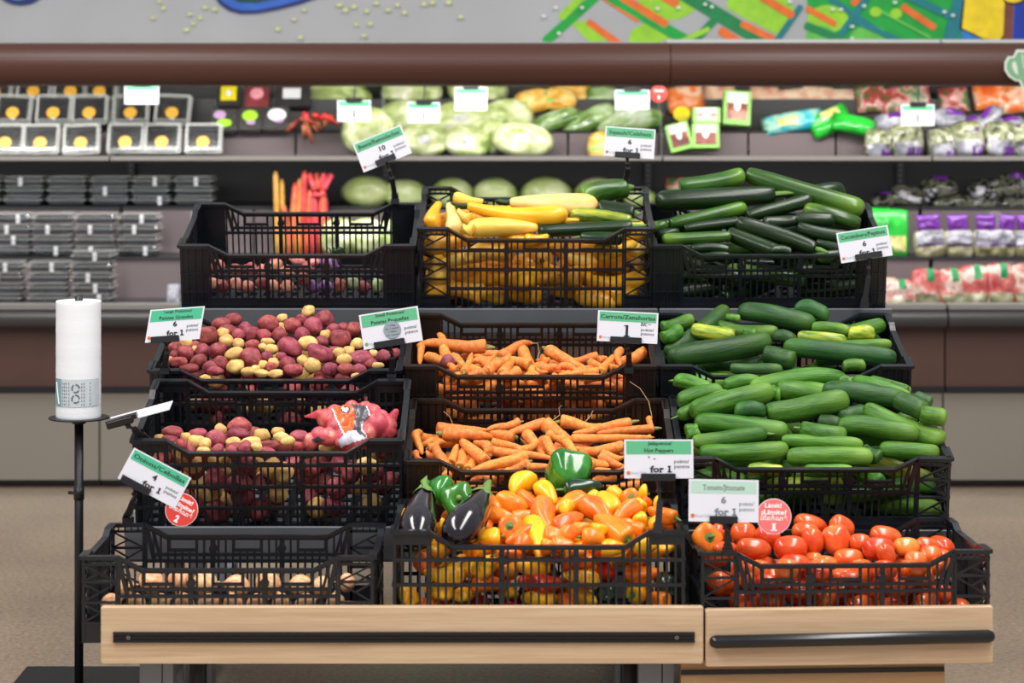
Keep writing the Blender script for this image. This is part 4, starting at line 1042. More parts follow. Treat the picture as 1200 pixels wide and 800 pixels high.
# ------------------------------------------------------------------ upper carrots
p = Pile('carrot_up', (441, .04), (398, .24), (460, 355, 3.75)); G = 'carrots in the upper carrot crate'; gl = 'orange carrot in the heap of the upper carrot crate'
for a in [(412,190,105,184,56,'thick carrot lying level at the back left of the upper crate, blunt end right'),(245,242,198,135,46,'carrot with its tip pointing up at the left of the upper crate'),(150,235,222,264,46),(125,185,120,268,32,'dark dry carrot standing in the left corner of the upper crate'),
 (262,236,330,285,42),(315,305,350,218,40),(455,240,355,232,38),(470,236,618,176,46,'carrot with a long thin root tip rising right of centre'),(430,272,345,262,40),(415,306,515,222,50),
 (405,305,460,238,40),(478,315,534,248,46),(605,275,500,240,48,'carrot with a brown crown facing the viewer in the middle'),(570,205,682,304,52,'thick carrot sloping down right from the centre'),(652,244,692,252,44,'short round carrot end right of centre'),
 (682,206,850,290,52,'stout carrot sloping down right at the right half of the upper crate'),(902,234,775,246,38,'slim carrot at the back right of the upper crate'),(655,284,740,288,40),(735,278,810,304,34),(905,302,755,314,40,'carrot lying along the front rim at the right'),(918,305,968,228,40),
 (865,262,948,280,42),(1002,205,1000,275,36,'dried hairy carrot in the right corner of the upper crate'),(905,252,948,242,30),(345,288,408,304,40),(545,298,520,326,46),(615,288,645,318,36),(290,292,240,270,38),(955,285,995,278,30),
 (330,350,420,348,44),(580,350,650,352,40),(840,352,930,348,44),(250,340,310,345,40),(700,345,760,352,40),(470,350,540,345,40)]:
    p.long('carrot', *a[:5], stem=True, label=a[5] if len(a) > 5 else None, group=G)
p.round('beet', 247, 258, 66, 66, 0, fwd=.02, label='single dark red beet among the carrots at the left of the upper carrot crate')
p.fill(['carrot'], 80, ((.09, .14), (.026, .034)), G, None, front=.10)
p.solve(); p.emit(); p.where('the upper carrot crate')

# ------------------------------------------------------------------ lower carrots
p = Pile('carrot_low', (560, .04), (486, .27), (460, 450, 3.53)); G = 'carrots in the lower carrot crate'; gl = 'orange carrot in the heap of the lower carrot crate'
for a in [(208,206,420,222,56,'long thick carrot lying level at the left back of the lower crate'),(505,218,400,200,46),(525,154,385,192,36,'carrot at the very back of the lower crate, left of centre'),(636,158,470,204,42,'carrot with a green crown pointing right at the back centre'),
 (300,190,402,190,28),(108,202,122,290,40,'carrot standing upright in the left corner of the lower crate'),(92,285,120,308,32),(222,345,184,246,46,'carrot with its tip up, third from the left'),(145,262,222,244,36),(138,285,200,284,30),(240,325,272,250,40),
 (278,346,300,260,44,'carrot seen from its brown crown near the left rim'),(388,322,284,232,50,'carrot with a green crown pointing down at the viewer'),(398,295,335,236,42),(312,355,330,296,40),(556,298,285,388,46,'long carrot sloping from the crown at centre down to the left rim'),
 (410,242,540,264,40),(510,276,606,236,36),(552,204,630,298,50,'thick carrot sloping down right at the centre'),(618,226,664,304,36),(632,226,702,308,40),(642,208,790,322,44,'long carrot sloping down right behind the green pepper'),
 (632,165,742,230,60,'broad carrot at the back just right of centre'),(695,152,870,166,50,'wavy carrot along the back right of the lower crate'),(988,158,745,202,38,'long straight carrot at the back right'),(1082,184,845,202,36),(1062,140,1072,186,26,'carrot tip standing up at the right end of the lower crate'),
 (738,226,1085,220,36,'very long thin carrot lying level at the right'),(955,256,745,260,44,'knobbly carrot lying level under the long thin one'),(776,288,896,340,54,'fat blunt carrot right of the green bell pepper'),(865,286,960,302,36),(858,300,950,336,40),(400,272,676,312,38),
 (560,324,436,378,40,'carrot with a brown crown facing right at the front rim'),(555,340,655,340,32),(900,368,836,350,32),(375,398,465,374,36),(515,372,602,376,34),(230,372,205,400,40),(700,355,640,372,36),(430,405,500,398,38)]:
    p.long('carrot', *a[:5], stem=True, label=a[5] if len(a) > 5 else None, group=G)
p.fill(['carrot'], 60, ((.09, .14), (.026, .034)), G, None, front=.10)
p.solve(); p.emit(); p.where('the lower carrot crate')
# dry root threads hanging from carrots
b = MB()
def thread(px, dd):
    pts = [P(x, y, dd + .01 * math.sin(i)) for i, (x, y) in enumerate(px)]; b.tube(pts, .0008, 5)
for t, dd in (([(738, 447), (750, 455), (760, 470), (764, 488)], 5.5), ([(520, 482), (527, 488), (531, 498), (536, 503)], 5.58), ([(648, 492), (656, 486), (655, 478), (658, 475)], 5.55), ([(686, 494), (692, 487), (695, 481)], 5.55), ([(622, 402), (630, 402), (632, 412), (630, 420)], 5.86)):
    thread(t, dd)
tag(b.build('dry_root_threads', M['root_hair']), 'thin pale dried root threads curling up from the carrots', 'root threads', kind='stuff')

# ------------------------------------------------------------------ upper cucumbers
p = Pile('cuke_up', (434, .05), (364, .30), (770, 345, 3.87)); G = 'cucumbers in the upper cucumber crate'
for a in [
 ('cuke_dark', 50, 288, 516, 206, 98, 'largest dark cucumber at the front left, sloping up to the right'), ('cuke_dark', 44, 262, 316, 60, 82, 'dark cucumber at the left pointing steeply up right'),
 ('cuke', 20, 146, 165, 108, 58, 'cucumber at the back left corner of the upper crate'), ('cuke', 20, 194, 110, 158, 60, 'cucumber stub at the left edge under the back left one'), ('cuke_yellow', 350, 190, 156, 154, 62, 'light yellow green cucumber across the dark one at left'),
 ('cuke_dark', 365, 78, 718, 132, 84, 'big dark cucumber at the back centre'), ('cuke_dark', 620, 72, 780, 100, 70, 'cucumber half hidden behind the back centre one'), ('cuke', 275, 138, 550, 170, 64, 'medium cucumber below the big back one'),
 ('cuke', 390, 172, 452, 182, 46, 'small cucumber end in the middle of the upper crate'), ('cuke', 300, 156, 346, 180, 46, 'cucumber tip just right of the light yellow green one'), ('cuke_yellow', 636, 188, 858, 208, 52, 'yellow lit cucumber right of centre in the upper crate'),  # yellow light on the cucumber right of centre is put into its skin
 ('cuke_yellow', 988, 184, 866, 178, 64, 'short yellow bellied cucumber at the back right'), ('cuke', 700, 150, 875, 165, 52, 'cucumber behind the yellow lit one at right'), ('cuke_dark', 1086, 288, 572, 234, 86, 'long dark cucumber at the front right of the upper crate'),
 ('cuke', 815, 236, 1064, 224, 48, 'slim lighter cucumber at the right behind the long front one'), ('cuke_dark', 480, 268, 630, 296, 82, 'dark cucumber in the shadowed middle front'), ('cuke_dark', 525, 190, 630, 216, 58, 'dark cucumber between the centre ones'),
 ('cuke_dark', 330, 332, 570, 340, 50, 'cucumber low at the front rim, centre left'), ('cuke', 842, 332, 945, 322, 54, 'cucumber tip at the front rim, right of centre'), ('cuke', 310, 104, 378, 108, 34, 'cucumber end peeping out at the back left of centre')]:
    p.long(*a[:6], label=a[6], group=G)
p.fill(['cuke_dark', 'cuke'], 40, ((.15, .2), (.038, .046)), G, None, front=.12)
p.solve(); p.emit(); p.where('the upper cucumber crate')

# ------------------------------------------------------------------ lower cucumbers
p = Pile('cuke_low', (545, .045), (436, .32), (780, 420, 3.43)); G = 'cucumbers in the lower cucumber crate'
for a in [
 ('cuke', 722, 64, 330, 96, 68, 'long slim cucumber on top at the back, stem to the right'), ('cuke', 228, 108, 380, 88, 54, 'cucumber continuing left of the topmost slim one'), ('cuke', 30, 82, 185, 118, 58, 'cucumber in the back left corner with its stem to the left'),
 ('cuke', 50, 178, 230, 128, 66, 'cucumber at the left side behind the two diagonal ones'), ('cuke', 100, 215, 432, 126, 86, 'thick cucumber at left sloping up to the right'), ('cuke', 50, 232, 260, 142, 56, 'narrow cucumber at the left edge, stem at lower left'),
 ('cuke', 446, 126, 660, 140, 78, 'cucumber at the back centre'), ('cuke_dark', 630, 128, 970, 162, 74, 'curved darker cucumber at the back right of centre'), ('cuke', 404, 216, 736, 164, 88, 'large cucumber in the centre sloping up right'),
 ('cuke', 748, 90, 985, 160, 58, 'cucumber at the back right, sloping down right'), ('cuke', 815, 80, 985, 130, 46, 'slim cucumber at the very back right'), ('cuke_dark', 925, 158, 1048, 222, 76, 'dark cucumber at the right pointing down'),
 ('cuke', 1022, 222, 1130, 240, 66, 'cucumber end at the far right of the heap'), ('cuke', 798, 200, 1124, 326, 82, 'biggest cucumber at the right sloping down to the corner'), ('cuke', 692, 272, 1020, 302, 76, 'cucumber lying right of centre in front of the biggest one'),
 ('cuke', 540, 280, 728, 312, 70, 'cucumber in the centre front with its stem to the upper left'), ('cuke', 116, 256, 494, 292, 80, 'long cucumber at left lying nearly level'), ('cuke', 406, 302, 106, 334, 62, 'cucumber second from the front at left, stem to the right'),
 ('cuke', 136, 378, 494, 362, 68, 'frontmost cucumber at the left rim'), ('cuke', 466, 328, 794, 346, 54, 'slim cucumber in the front centre behind the frontmost one'), ('cuke', 486, 396, 834, 394, 72, 'frontmost cucumber in the centre, resting on the rim'),
 ('cuke', 862, 364, 1106, 378, 64, 'frontmost cucumber at the right rim'), ('cuke_dark', 404, 212, 276, 214, 56, 'cucumber half hidden between the left and centre ones'), ('cuke_dark', 685, 230, 810, 218, 70, 'cucumber under the biggest right hand one'),
 ('cuke_dark', 795, 362, 866, 396, 60, 'dark cucumber end at the front, right of centre'), ('cuke_dark', 1000, 152, 1070, 182, 52, 'small dark cucumber end at the upper right'), ('cuke', 78, 288, 130, 280, 46, 'cucumber tip at the left edge, middle height'),
 ('cuke', 84, 312, 140, 308, 42, 'cucumber tip at the left edge, low'), ('cuke_dark', 612, 250, 706, 274, 62, 'dark cucumber showing in the gap at the centre'), ('cuke', 415, 148, 462, 150, 58, 'cucumber end in the gap at the back centre'),
 ('cuke', 695, 98, 752, 102, 44, 'cucumber end behind the stem of the topmost one'), ('cuke_dark', 900, 108, 978, 126, 44, 'dark cucumber end at the back right rim'), ('cuke_yellow', 330, 458, 480, 460, 46, 'yellow green cucumber showing through the front bars at left'), ('cuke', 560, 460, 760, 464, 50, 'cucumber showing through the front bars at the centre')]:
    p.long(*a[:6], stem='stem' in a[6], label=a[6] + ' of the lower crate' if 'crate' not in a[6] else a[6], group=G)
p.fill(['cuke', 'cuke_yellow', 'cuke'], 66, ((.15, .2), (.038, .046)), G, None, front=.12, side=.6)
p.solve(); p.emit(); p.where('the lower cucumber crate')

# ------------------------------------------------------------------ peppers and eggplants
p = Pile('pepper', (644, .045), (568, .29), (450, 540, 3.243)); GO = 'orange mini peppers in the pepper crate'; GY = 'yellow mini peppers in the pepper crate'
for k, a in [('y',(562,72,490,122,72,None,'yellow mini pepper topmost at the back left of the heap')),('o',(436,150,540,178,78,None,'broad orange mini pepper at the back left')),('o',(520,135,600,184,62)),('y',(592,100,646,158,62)),('o',(608,158,628,250,80,None,'orange mini pepper pointing down in the middle')),
 ('o',(758,140,652,190,64,None,'orange mini pepper right of the centre, pointing left')),('y',(818,140,764,148,42)),('y',(882,195,818,125,68,None,'yellow mini pepper pointing up left near the sign')),('y',(860,118,905,142,54)),('o',(938,140,938,150,66,1.25,'orange mini pepper with its green stem facing the viewer, right half')),('y',(1000,130,965,128,56)),
 ('y',(985,170,938,188,54)),('o',(1104,214,1005,182,54,None,'orange mini pepper with dark green stem at the right corner')),('o',(960,172,880,222,62)),('o',(756,168,860,250,76,None,'large orange mini pepper sloping down right')),('o',(922,298,806,215,84,None,'largest orange mini pepper at the front right of centre')),
 ('o',(650,262,752,208,66)),('o',(476,248,476,258,82,1.25,'orange mini pepper with green stem facing the viewer, left half')),('o',(395,205,500,222,52)),('o',(492,212,582,198,46)),('y',(558,232,592,365,68,None,'yellow mini pepper hanging over the front rim')),('o',(572,262,468,310,62)),
 ('y',(438,290,360,292,62)),('o',(612,280,688,288,62)),('o',(676,292,752,266,58)),('o',(756,288,836,292,54,None,'orange mini pepper at the front rim, right of the hanging yellow one')),('y',(996,222,945,226,48)),('o',(985,275,915,256,56)),('y',(1035,236,1005,232,54)),('o',(380,146,442,188,56)),('o',(386,236,394,262,42)),
 ('y',(826,335,918,332,58,None,'yellow mini pepper behind the handle opening at right')),('y',(72,214,96,218,48)),('y',(214,240,236,244,42)),('o',(716,262,796,252,46)),('o',(580,108,606,114,46)),('y',(1050,165,1025,168,50)),('o',(334,350,350,352,46)),('o',(985,158,1018,164,46)),('o',(860,240,900,260,60)),('y',(700,170,690,200,50)),
 ('o',(640,310,720,316,56)),('o',(540,300,500,330,56)),('y',(790,262,850,256,50)),('o',(900,245,960,250,50)),('o',(430,360,520,352,54)),('o',(690,352,770,348,56)),('y',(950,320,1040,318,56)),('o',(600,352,660,356,50))]:
    p.long('pepper_orange' if k == 'o' else 'pepper_yellow', *a[:5], stem=True, end=a[5] if len(a) > 5 else None, label=(a[6] if len(a) > 6 else None), group=GO if k == 'o' else GY)
p.long('eggplant', 158, 122, 122, 318, 128, var=0, stem=True, fwd=.055, label='glossy black eggplant at the left corner of the pepper crate', roll=1.2)
p.long('eggplant', 378, 168, 250, 352, 138, var=1, stem=True, fwd=.06, label='glossy black eggplant leaning right, beside the lobed green bell pepper', roll=1.9)
p.long('pepper_green', 232, 90, 190, 140, 96, var=1, stem=False, label='plain green bell pepper behind the first eggplant')
p.long('pepper_green', 286, 150, 280, 172, 128, var=0, stem=True, end=1.1, label='lobed green bell pepper between the two eggplants')
p.long('pepper_green', 150, 100, 170, 112, 62, var=2, label='small piece of green bell pepper at the left back corner')
p.long('pepper_green', 704, -4, 704, 100, 164, var=0, stem=True, fwd=.0, label='large green bell pepper standing on the heap against the carrot crate', roll=.5)
p.long('pepper_dark', 686, 108, 832, 94, 62, stem=True, fwd=.05, label='dark green jalapeno pepper lying below the large green bell pepper')
p.fill(['pepper_orange', 'pepper_yellow', 'pepper_yellow', 'pepper_orange', 'pepper_dark', 'pepper_red'], 110, ((.06, .085), (.036, .048)), 'mini peppers low in the pepper crate', None, front=.12, low=True)
p.solve(); p.emit(); p.where('the pepper crate')

# ------------------------------------------------------------------ tomatoes
p = Pile('tomato', (662, .045), (606, .26), (800, 534, 3)); G = 'plum tomatoes in the bottom right crate'; gl = 'red plum tomato in the heap of the bottom right crate'
p.long('pepper_orange', 90, 288, 88, 296, 84, stem=True, end=1.0, label='single orange mini pepper at the left end of the tomato crate')
for x, y, w_, h_, an, o_, lb in [(130,268,66,54,20,0,None),(215,274,92,82,0,0,'red plum tomato directly below the sign'),(300,284,92,74,20,0,None),(450,240,118,66,15,0,'long red tomato topmost at the back of the heap'),(560,250,92,74,30,0,'red tomato at the back next to the topmost one'),(432,264,96,58,0,0,None),
 (455,300,96,80,80,0,None),(540,296,106,104,70,1,'large orange red tomato in the middle of the heap'),(380,324,118,86,-5,0,'big glossy red tomato left of the middle'),(250,326,122,72,5,0,'smooth oval tomato at the left beside the sign clip'),(150,325,84,46,0,0,None),(625,305,78,62,0,0,None),
 (715,280,112,62,10,0,'flat lying red tomato at the back right'),(690,326,116,82,0,0,None),(788,320,92,66,0,1,None),(862,315,88,54,10,0,None),(872,350,86,70,0,0,'red tomato at the right end near the corner'),(715,346,82,62,60,0,None),(585,360,108,68,0,0,None),(395,380,112,68,0,0,None),
 (500,378,92,54,0,1,None),(460,360,64,44,0,1,None),(820,368,80,66,0,1,None),(270,412,78,86,80,1,None),(385,424,92,84,0,1,None),(495,420,96,92,70,1,'orange tomato pressed against the front bars'),(640,422,92,92,80,0,None),(575,440,64,82,80,0,None),(720,412,84,74,0,0,None),
 (800,402,74,64,0,0,None),(860,436,82,64,0,1,None),(902,392,56,64,0,0,None),(310,464,82,64,0,0,None),(430,486,90,60,0,0,None),(540,484,90,60,10,0,None),(640,488,86,56,0,0,None),(770,480,90,60,0,0,None),(215,400,60,90,80,0,None),(900,470,70,60,0,0,None),(250,470,60,60,0,0,None)]:
    p.round('tomato_orange' if o_ else 'tomato', x, y, w_, h_, an, label=lb, group=G).stem = True
p.fill(['tomato'], 46, ((.062, .072), (.046, .054)), G, None, front=.16)
p.solve(); p.emit(); p.where('the tomato crate')

# ------------------------------------------------------------------ onions
p = Pile('onion', (706, .035), (668, .20), (80, 590, 3.158)); G = 'yellow onions in the bottom left crate'
for x, y, w_, h_, an, lb in [(310,288,100,86,200,'second onion from the left in the bottom left crate'),(408,280,84,78,-80,'onion with its dry neck up, left of the centre'),(506,292,98,88,-70,'pointed onion near the middle of the bottom left crate'),(622,304,104,84,10,'pale streaked onion in the middle of the bottom left crate'),(742,292,98,90,190,'rounded tan onion right of the middle'),
 (858,302,96,80,0,'onion third from the right end of the bottom left crate'),(212,308,70,76,170,'leftmost onion behind the bars of the bottom left crate'),(935,304,72,76,20,'onion second from the right end of the bottom left crate'),(1030,292,66,72,0,'rightmost onion behind the corner bars of the bottom left crate')]:
    p.round('onion', x, y, w_, h_, an, label=lb, group=G).stem = True
for x in (160, 250, 340, 430, 520, 610, 700, 790, 880, 990): p.round('onion', x, 366, 84, 70, x % 180, label=None, group=G)
p.solve(); p.emit(); p.where('the onion crate')
# ------------------------------------------------------------------ red net bag of potatoes
M['net'] = clear_plastic('red_net', (240, 84, 104), .42, .4)
M['net_potato'] = organic('netted_potato_skin', (150, 48, 60), (232, 150, 130), 2.5, rough=.4, rnd=(.02, .3))
M['bag_orange'] = plain('bag_label_orange', (226, 92, 32), .35, coat=.3); M['bag_dark'] = plain('bag_label_dark', (70, 66, 76), .35, var=.4, vscale=40, coat=.3); M['bag_white'] = plain('bag_label_white', (212, 208, 222), .35, var=.25, vscale=70, coat=.3)
def bag_at(px, py, d): return P(px, py, d)
dB = D2 + .155
nb = thing('net_bag', 'red net bag of potatoes with orange and dark printed label, slumped in a crate', 'net bag')
balls = []
for x, y, r, dd in [(384, 492, 12, 0), (397, 500, 14, -.03), (408, 488, 14, .0), (420, 503, 13, -.03), (424, 489, 13, .0), (441, 497, 14, -.02), (436, 484, 11, .03), (452, 504, 12, -.01), (404, 514, 13, -.05), (385, 512, 11, -.05), (364, 517, 10, -.05), (350, 521, 8, -.05), (420, 516, 11, -.05), (446, 490, 10, .0), (430, 508, 11, -.04), (456, 498, 9, -.01), (392, 484, 10, .02), (374, 510, 10, -.05), (412, 478, 9, .03), (428, 479, 9, .03)]:
    balls.append((P(x, y, dB + dd), r * dB / F))
# netting: skin stretched over the potatoes
def net_mesh():
    ctr = sum((b_[0] for b_ in balls), Vector()) / len(balls)
    bm = bmesh.new()
    for c, r in balls:
        m = Matrix.Translation(c) @ Matrix.Scale(r * 1.05, 4); bmesh.ops.create_icosphere(bm, subdivisions=3, radius=1, matrix=m)
    tails = [([(384, 488), (374, 485), (364, 487), (357, 488)], [10, 6, 3.2, 1.5]), ([(450, 500), (458, 492), (462, 485), (464, 482)], [11, 7, 5, 4]), ([(452, 503), (460, 506), (463, 507)], [9, 6, 4])]
    for pts, rr_ in tails:
        for k in range(9):
            t = k / 8 * (len(pts) - 1); i = min(int(t), len(pts) - 2); f = t - i
            x = pts[i][0] + (pts[i + 1][0] - pts[i][0]) * f; y = pts[i][1] + (pts[i + 1][1] - pts[i][1]) * f; r = (rr_[i] + (rr_[i + 1] - rr_[i]) * f) * dB / F
            bmesh.ops.create_icosphere(bm, subdivisions=2, radius=1, matrix=Matrix.Translation(P(x, y, dB - .01)) @ Matrix.Scale(r, 4))
    me = bpy.data.meshes.new('netting'); bm.to_mesh(me); bm.free()
    o = bpy.data.objects.new('netting_src', me); C.objects.link(o)
    md = o.modifiers.new('r', 'REMESH'); md.mode = 'VOXEL'; md.voxel_size = .0026
    sm = o.modifiers.new('s', 'SMOOTH'); sm.factor = .5; sm.iterations = 3
    bpy.context.view_layer.update()
    m2 = bpy.data.meshes.new_from_object(o.evaluated_get(bpy.context.evaluated_depsgraph_get()))
    bpy.data.objects.remove(o); m2.name = 'netting'; return m2
nm = net_mesh(); nm.materials.clear(); nm.materials.append(M['net']); nm.polygons.foreach_set('use_smooth', [True] * len(nm.polygons))
nm.polygons.foreach_set('material_index', [0] * len(nm.polygons))
netting = link('netting', nm, nb)
for i, (c, r) in enumerate(balls):
    o = link('potato', potato_mesh(i % 5 + 40, M['net_potato'], 'netted_potato', .08), nb, Matrix.Translation(c) @ Matrix.Scale(r * 2.05, 4))
# label: the front faces of the netting inside each printed area, lifted off by a millimetre
def pip(x, y, poly):
    ins = False; j = len(poly) - 1
    for i in range(len(poly)):
        if (poly[i][1] > y) != (poly[j][1] > y) and x < (poly[j][0] - poly[i][0]) * (y - poly[i][1]) / (poly[j][1] - poly[i][1]) + poly[i][0]: ins = not ins
        j = i
    return ins
def decal(name, polys, mat, lift, parent):
    for q in polys: decal1(name, [q], mat, lift, parent)
def decal1(name, polys, mat, lift, parent):
    vs = []; fs = []; idx = {}
    V_ = [v.co for v in nm.vertices]
    for f in nm.polygons:
        c = f.center; x, y = 600 + c.x * F / c.y, YH + (CAMH - c.z) * F / c.y
        if f.normal.y < .15 and any(pip(x, y, q) for q in polys):
            ff = []
            for vi in f.vertices:
                if vi not in idx: idx[vi] = len(vs); vs.append(tuple(V_[vi] + nm.vertices[vi].normal * lift))
                ff.append(idx[vi])
            fs.append(tuple(ff))
    b = MB(); b.add(vs, fs); o = b.build(name, mat, parent, True)
    if name == 'label_edge': o['kind'] = 'stuff'
Q = lambda pts: [(355 + x / 8.42, 465 + y / 8.42) for x, y in pts]
decal('printed_label', [Q([(290, 120), (380, 75), (500, 90), (520, 300), (430, 350), (400, 370)])], M['bag_orange'], .0012, nb)
decal('printed_label', [Q([(480, 75), (620, 85), (660, 190), (590, 260), (590, 320), (640, 400), (560, 380), (505, 310), (515, 150)]), Q([(75, 425), (150, 390), (215, 430), (130, 450)])], M['bag_dark'], .0013, nb)
decal('printed_label', [Q([(440, 340), (520, 325), (640, 405), (400, 480), (380, 500), (350, 430)])], M['bag_white'], .0012, nb)
decal('printed_mark', [Q([(420 + 42 * math.cos(k * PI / 8), 128 + 34 * math.sin(k * PI / 8)) for k in range(16)])], M['ink'], .002, nb)
decal('printed_mark', [Q([(385, 105), (405, 105), (425, 128), (435, 105), (450, 125), (440, 150), (425, 158), (405, 145), (395, 150)])], M['white_ink'], .0028, nb)
decal('label_edge', [Q([(280, 125), (292, 122), (412, 370), (402, 376)]), Q([(615, 90), (625, 88), (668, 185), (659, 190)]), Q([(579, 270), (588, 270), (590, 320), (640, 395), (632, 400), (580, 330)])], M['white_ink'], .002, nb)

# ------------------------------------------------------------------ lettering
FNT = {}
def text_geo(s, bold=.0):
    if (s, bold) in FNT: return FNT[(s, bold)]
    cu = bpy.data.curves.new('t', 'FONT'); cu.body = s; cu.size = 1; cu.offset = bold; cu.resolution_u = 2; cu.fill_mode = 'FRONT'; cu.extrude = 0
    o = bpy.data.objects.new('t', cu); C.objects.link(o); bpy.context.view_layer.update()
    me = bpy.data.meshes.new_from_object(o.evaluated_get(bpy.context.evaluated_depsgraph_get()))
    vs = [(v.co.x, v.co.y) for v in me.vertices]; fs = [tuple(q.vertices) for q in me.polygons]
    cntE = {}
    for q in me.polygons:
        for k in q.edge_keys: cntE[k] = cntE.get(k, 0) + 1
    for k, c_ in cntE.items():                      # slab serifs on the ends of upright stems
        if c_ == 1:
            (xa, ya), (xb, yb) = vs[k[0]], vs[k[1]]; L_ = abs(xa - xb)
            if abs(ya - yb) < .004 and .05 < L_ < .2 and ord(max(s)) < 1000 and (ya < .03 or .38 < ya):
                lo, hi = (ya, ya + .055) if ya < .03 else (ya - .055, ya); i0 = len(vs); x0, x1 = min(xa, xb) - .055, max(xa, xb) + .055
                vs += [(x0, lo), (x1, lo), (x1, hi), (x0, hi)]; fs.append((i0, i0 + 1, i0 + 2, i0 + 3))
    bpy.data.objects.remove(o); bpy.data.curves.remove(cu); bpy.data.meshes.remove(me)
    x0 = min(v[0] for v in vs); x1 = max(v[0] for v in vs); y0 = min(v[1] for v in vs); y1 = max(v[1] for v in vs)
    FNT[(s, bold)] = (vs, fs, x0, x1, y0, y1); return FNT[(s, bold)]
def put_text(mb, s, cx, cz, wid, hei, y, bold=.012, skew=0):
    """write s centred on (cx, cz) in the x-z plane, wid wide, hei = height of a capital"""
    vs, fs, x0, x1, y0, y1 = text_geo(s, bold); sx = wid / (x1 - x0); sy = hei / .70
    mb.add([(cx + (a - (x0 + x1) / 2) * sx + skew * (b_ - .35) * sy, y, cz + (b_ - .35) * sy) for a, b_ in vs], fs)
# black clip holders shared by the price signs
def price_sign(px, py, w_, h_, rot, d, header, mid, label, foot=None, two=False, green='green_band', ink='ink', clip=True, sticker=None, skewx=0, logo='logo', extra=None, bar=(.28, .70), bar_y=-.36, tilt=8, points=True, group='price signs clipped to the crates'):
    W_, H_ = w_ * d / F, h_ * d / F
    mw = Matrix.Translation(P(px, py, d)) @ Matrix.Rotation(math.radians(-rot), 4, 'Y') @ Matrix.Rotation(math.radians(-tilt), 4, 'X')
    t = thing('price_sign', label, 'sign', group, mw)
    b = MB(); sk = skewx * H_
    X = lambda u, v: (u * W_ + sk * v, v * H_)      # u,v in -.5...5 of the card
    def quad(mb, u0, u1, v0, v1, y, th): mb.slab([X(u0, v0), X(u1, v0), X(u1, v1), X(u0, v1)], y, y + th)
    quad(b, -.5, .5, -.5, .5, 0, .0016); card = b.build('card', M['card'], t)
    b = MB(); quad(b, -.47, .47, .17 if not two else .12, .46, -.0004, .0003); b.build('header_band', M[green], card)
    b = MB(); y = -.0008
    if two:
        put_text(b, header[0], *X(.02, .405), W_ * header[2], H_ * .085, y); put_text(b, header[1], *X(.0, .22), W_ * header[3], H_ * .10, y)
    else: put_text(b, header[0], *X(0, .315), W_ * header[1], H_ * .125, y)
    if mid: put_text(b, mid, *X(.0, .02), W_ * (.055 * len(mid) + .02), H_ * .15, y, .03)
    if foot:
        put_text(b, foot, *X(.02, -.26), W_ * .31, H_ * .16, y, .03); c = X(.155, -.26)
        b.box(c[0] - H_ * .055, c[0] + H_ * .055, y, y + .0003, c[1] - H_ * .085, c[1] - H_ * .055); b.box(c[0] - H_ * .05, c[0], y, y + .0003, c[1] + H_ * .05, c[1] + H_ * .08)
    if extra: extra(b, X, W_, H_, y)
    if points:
        put_text(b, 'points/', *X(.33, -.06), W_ * .22, H_ * .085, y, .0); put_text(b, 'puntos', *X(.33, -.19), W_ * .22, H_ * .085, y, .0)
    b.build('lettering', M[ink], card)
    b = MB(); put_text(b, 'Food Club', *X(-.29, -.36), W_ * .22, H_ * .065, y, 0); b.build('lettering', M['ink_grey'], card)
    b = MB(); b.disc(X(-.44, -.36), H_ * .05, -.0008, 10, .0004); b.build('logo_mark', M[logo], card)
    if sticker: sticker(t, card, X, W_, H_)
    if clip:
        u0, u1 = bar[0] - .5, bar[1] - .5
        b = MB(); c0 = X(u0, bar_y); c1 = X(u1, bar_y); hb = .0075
        b.rbox(c0[0], c1[0], -.008, .006, c0[1] - hb * 1.3, c0[1] + hb * .7, .0015); b.box(c0[0] + .006, c1[0] - .006, -.0095, -.006, c0[1] - hb * 1.3, c0[1] - hb * .9); b.build('clip_bar', M['black'], t)
        cx = (c0[0] + c1[0]) / 2; return t, (t.matrix_world @ Vector((cx, .004, c0[1] - .008)))
    return t, None
def clip_arm(t, top, bot_px, bot_py, dbot):
    """jointed black arm from the holder down to a clamp on the crate rim"""
    bot = P(bot_px, bot_py, dbot); inv = t.matrix_world.inverted(); mid = top.lerp(bot, .45) + Vector((.004, .002, 0))
    b = MB(); b.tube([inv @ top, inv @ top.lerp(mid, .5), inv @ mid], [.0045, .003, .004], 8)
    for k in (0, .5, 1): c = inv @ top.lerp(mid, k); bmv = Matrix.Translation(c); b.M = bmv; b.box(-.005, .005, -.005, .005, -.004, .004); b.M = Matrix()
    b.build('clip_arm', M['black'], t)
    b = MB(); b.M = inv; dv = (bot - mid)
    b.beam(mid, bot + dv.normalized() * .004, .013, .011); b.beam(bot - dv * .15, bot + dv.normalized() * .014, .018, .014); b.box(bot.x - .011, bot.x + .011, bot.y - .008, bot.y + .012, bot.z - .018, bot.z - .004)
    b.build('clamp', M['black'], t)

